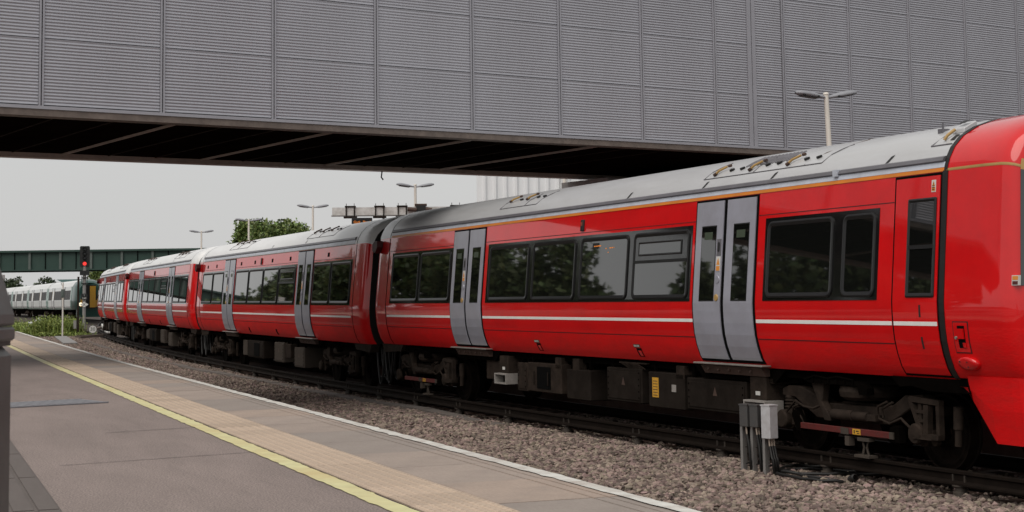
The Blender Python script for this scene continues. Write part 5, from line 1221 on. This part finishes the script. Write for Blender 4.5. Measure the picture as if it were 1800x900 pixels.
# ------------------------------------------------------------------ twin-headed platform lamps
def make_lamp(h):
    l = empty('twin_lamp')
    q = MB(); q.tube([(0, 0, 0), (0, 0, 1.2), (0, 0, h+.05)], [.075, .062, .05], 10); q.lathe([(.05, 0), (.062, .01), (.05, .05), (.0, .06)], (0, 0, h+.04), (0, 0, 1), 10); q.build('post', M['pole'], l)
    for sgn in (-1, 1):
        q = MB(); ang_ = R(9); n_ = 12; secs = [(.03, .035, .035), (.14, .06, .05), (.26, .105, .075), (.48, .135, .088), (.62, .12, .08), (.70, .075, .05), (.725, .02, .02)]; v = []
        for x_, w, t_ in secs:
            for k_ in range(n_):
                a = 2*math.pi*k_/n_; zz = math.sin(a)*t_; zz = zz*.92 if zz > 0 else zz*.45
                xx = x_; v.append((sgn*(xx*math.cos(ang_) - 0), w*math.cos(a), h - .02 + xx*math.sin(ang_)*.9 + zz))
        q.add(v, [(i*n_+k_, i*n_+(k_+1) % n_, (i+1)*n_+(k_+1) % n_, (i+1)*n_+k_) for i in range(len(secs)-1) for k_ in range(n_)], 0, True); hd_ = q.build('lamp_head', M['lamp'], l)
        q = MB(); v = []
        for x_, w in ((.22, .07), (.34, .10), (.52, .10), (.63, .07)):
            for y_ in (-w, w): v.append((sgn*x_*math.cos(ang_), y_, h - .02 + x_*math.sin(ang_)*.9 - .047))
        q.add(v, [(2*i, 2*i+1, 2*i+3, 2*i+2) for i in range(3)]); q.build('lamp_bowl', M['lampglass'], hd_)
        q = MB(); q.box(sgn*.24-.02, sgn*.24+.02, -.115, -.10, h-.02, h+.02) ; q.box(sgn*.58-.03, sgn*.58+.03, -.13, -.112, h+.03, h+.05); q.build('clip', M['black'], hd_)
    return l
L0 = make_lamp(5.25)
lamps = [(6.5, 31.3, .66, 'nearest twin lamp on a pale post against the grey cladding', 22, -2.), (-3.62, 58.2, .92, 'tall twin platform lamp right of the display, under the grey bridge', 14, 0), (-9.01, 70.5, .94, 'twin platform lamp left of the white display beam', 14, 0), (-14.13, 83.7, 1.06, 'twin platform lamp in front of the broad green tree', 14, 0), (-18.59, 93.4, .92, 'farthest twin platform lamp, left of the broad green tree', 14, 0)]
for i, (x_, y_, z_, lb, rz, ly) in enumerate(lamps):
    o = L0 if i == 0 else copy_tree(L0)
    o.location = (x_, y_, z_); o.rotation_euler = (0, R(ly), R(rz)); tag(o, lb, 'street lamp', 'twin-headed platform lamps')

# ------------------------------------------------------------------ white beam with hanging departure display
ga = empty('sign_gantry', (-6.0, 52, 0), R(4)); tag(ga, 'dirty white horizontal beam with clamp brackets above the far platform', 'gantry')
q = MB(); q.box(0, 6.4, -.15, .15, 4.79, 5.05); q.build('beam', M['beam_w'], ga)
q = MB(); q.box(-.03, 6.4, -.19, .19, 4.765, 4.788); q.build('bottom_flange', M['gpole'], ga)
q = MB(); q.tube([(5.9, .1, .9), (5.9, .1, 4.78)], .11, 8); q.build('post', M['pole'], ga)
bk = MB()
for xx in (-.135, .135): bk.box(xx-.02, xx+.02, -.19, .19, 4.74, 5.09)
bk.box(-.18, .18, -.2, .2, 5.07, 5.10); bk.box(-.22, .22, -.2, .2, 4.70, 4.745)
for xx in (-.13, .13): bk.box(xx-.01, xx+.01, -.15, -.13, 5.1, 5.18)
b0 = None
for xx in (.60, 1.57, 2.32, 4.1):
    if b0 is None: o = b0 = bk.build('clamp_bracket', M['under'], ga)
    else: o = b0.copy(); C.objects.link(o)
    o.location = (xx, 0, 0)
q = MB(); q.box(2.78, 3.10, -.22, .2, 4.85, 5.10); q.build('junction_box', M['ink'], ga); q = MB(); q.box(2.74, 3.14, -.2, .2, 5.08, 5.15); q.tube([(2.5, -.2, 4.98), (2.8, -.22, 4.94)], .07, 8); q.tube([(3.1, -.2, 4.97), (3.3, -.22, 4.94)], .07, 8); q.build('cable_clutter', M['rust'], ga)
q = MB(); q.tube([(1.6, -.1, 4.72), (1.72, -.1, 4.66), (1.78, -.1, 4.72), (1.7, -.1, 4.76)], .018, 6); q.build('cable_loop', M['cable'], ga)
dd_ = empty('departure_display', (-5.35, 51.95, 0), R(4)); tag(dd_, 'black departure display with orange text hanging below the white beam', 'display')
q = MB(); q.box(.0, .68, -.14, .14, 4.0, 4.70); q.build('housing', M['signal_blk'], dd_, bevel=.008)
q = MB(); q.box(.05, .65, -.146, -.141, 4.05, 4.64); q.build('screen', M['lens'], dd_)
text('lettering', 'Gatk', .12, M['led'], dd_, Matrix.Translation((.18, -.150, 4.555)) @ RX); text('lettering', 'Plat 4', .115, M['led'], dd_, Matrix.Translation((.50, -.150, 4.555)) @ RX); text('lettering', 'Term', .12, M['led'], dd_, Matrix.Translation((.2, -.150, 4.42)) @ RX)

# ------------------------------------------------------------------ trackside cable boxes in front of the near bogie
def jbox(name, x_, y_, lb, w, d, h, zb, m_, ptop, tone, rz, ncab, grp):
    t = empty(name, (x_, y_, -.22), R(rz)); tag(t, lb, 'junction box', grp)
    q = MB(); q.box(-.005, .07, .035, .075, -.15, zb+h-.02); q.build('post', M['gpole'], t)
    q = MB(); q.ext([(-w/2, -d), (w/2, -d), (w/2, 0.03), (-w/2, .03)], zb, zb+h, 'z'); b = q.build('box', m_, t, bevel=.008)
    q = MB(); q.box(-w/2-.004, w/2+.004, -d-.004, .034, zb+h-.012, zb+h+.004); q.build('lid', m_, b)
    for k_ in range(ncab):
        cx = -w*.25 + k_*.04; q = MB(); q.tube([(cx, -d*.55, zb), (cx+.01, -d*.55, zb-.09)], .011, 7); q.build('gland', M['conduit'], b)
        q = MB(); q.tube([(cx+.01, -d*.55, zb-.09), (cx+.005, -d*.7-.02, zb-.22), (cx+.0, -d*.75-.03, .22), (cx+.02, -d*.7-.03, .10), (cx+.07+.03*k_, -d*.6, .02), (cx+.14, -d*.3, -.05)], .0175, 7); q.build('cable', M['cable'], t)
    for zz in (.14, .34):
        q = MB(); q.tube([(-.05, -.06, zz), (.08, -.03, zz), (.08, .09, zz)], .008, 5); q.build('cable_tie', M['cable'], t)
    return t
GB = 'trackside junction boxes on steel posts'
jbox('junction_box', 2.795, 19.32, 'small grey trackside box on a post, left of the three', .125, .10, .27, .58, M['jb_g'], 0, 0, 38, 1, GB)
jbox('junction_box', 2.90, 19.20, 'small grey trackside box in the middle, beside the white box', .125, .10, .27, .58, M['jb_g'], 0, 0, 38, 2, GB)
wb = jbox('junction_box', 3.015, 19.0, 'larger white trackside box on a post, right of the three', .145, .115, .40, .46, M['jb_w'], 0, 0, 38, 3, GB)
q = MB(); q.box(.074, .083, -.02, .02, .62, .80); q.build('yellow_label', M['yellow'], wb)
lc = empty('loose_cable', (0, 0, 0)); tag(lc, 'black cables straggling over the ballast from the trackside boxes to the rails', 'cable')
for pts in ([(3.15, 19.15), (3.44, 19.4), (3.7, 19.25), (4.0, 19.05), (4.45, 18.95), (4.75, 19.0)], [(3.12, 19.05), (3.35, 18.75), (3.66, 18.7), (3.9, 18.75), (4.3, 18.6), (4.6, 18.8)], [(3.1, 18.95), (3.25, 18.45), (3.38, 18.15), (3.6, 17.95), (3.8, 18.05)], [(3.12, 19.1), (3.3, 18.9), (3.5, 18.3), (3.75, 18.2)], [(3.14, 19.2), (3.5, 19.7), (3.9, 19.6), (4.3, 19.4)]):
    q = MB(); K = []
    for i in range(len(pts)-1):
        for t in (0, .5): K.append((pts[i][0]*(1-t)+pts[i+1][0]*t + random.uniform(-.02, .02), pts[i][1]*(1-t)+pts[i+1][1]*t, -.165 + random.uniform(-.008, .02)))
    q.tube(K, .020, 7); q.build('cable', M['cable'], lc)
q = MB(); q.lathe([(.03, 0), (.045, .01), (.045, .12), (.03, .14)], (3.83, 18.2, -.17), (.2, -.9, .3), 10); q.build('cable_joint', M['cable'], lc)

# ------------------------------------------------------------------ grey litter bin cut by the left edge
bn = empty('litter_bin', (-1.318, 3.03, ZP)); tag(bn, 'grey metal litter bin with a sloping hood at the platform back', 'litter bin')
q = MB(); q.box(-.268, .270, -.268, .270, .05, .945); q.build('body', M['bin'], bn, bevel=.02)
q = MB(); q.box(-.24, .24, -.24, .24, 0, .05); q.build('plinth', M['bin_dk'], bn)
q = MB(); q.box(-.27, .272, -.27, .272, .955, .985); q.ext([(-.27, .986), (.272, .986), (.270, 1.01), (.235, 1.12), (.18, 1.22), (-.18, 1.22), (-.235, 1.12), (-.27, 1.01)], -.27, .272, 'y'); q.build('hood', M['bin'], bn, bevel=.006)
q = MB(); q.box(-.262, .264, -.262, .264, .945, .955); q.build('shadow_gap', M['bin_dk'], bn)
cp = empty('capped_post', (-19.7, 60.2, gz(60) - .2)); tag(cp, 'dark post with a pale square cap beyond the platform, above the grey bin', 'post')
q = MB(); q.box(-.08, .08, -.08, .08, 0, 3.05); q.build('post', M['under'], cp); q = MB(); q.box(-.14, .14, -.14, .14, 3.05, 3.22); q.build('cap', M['beam_w'], cp)
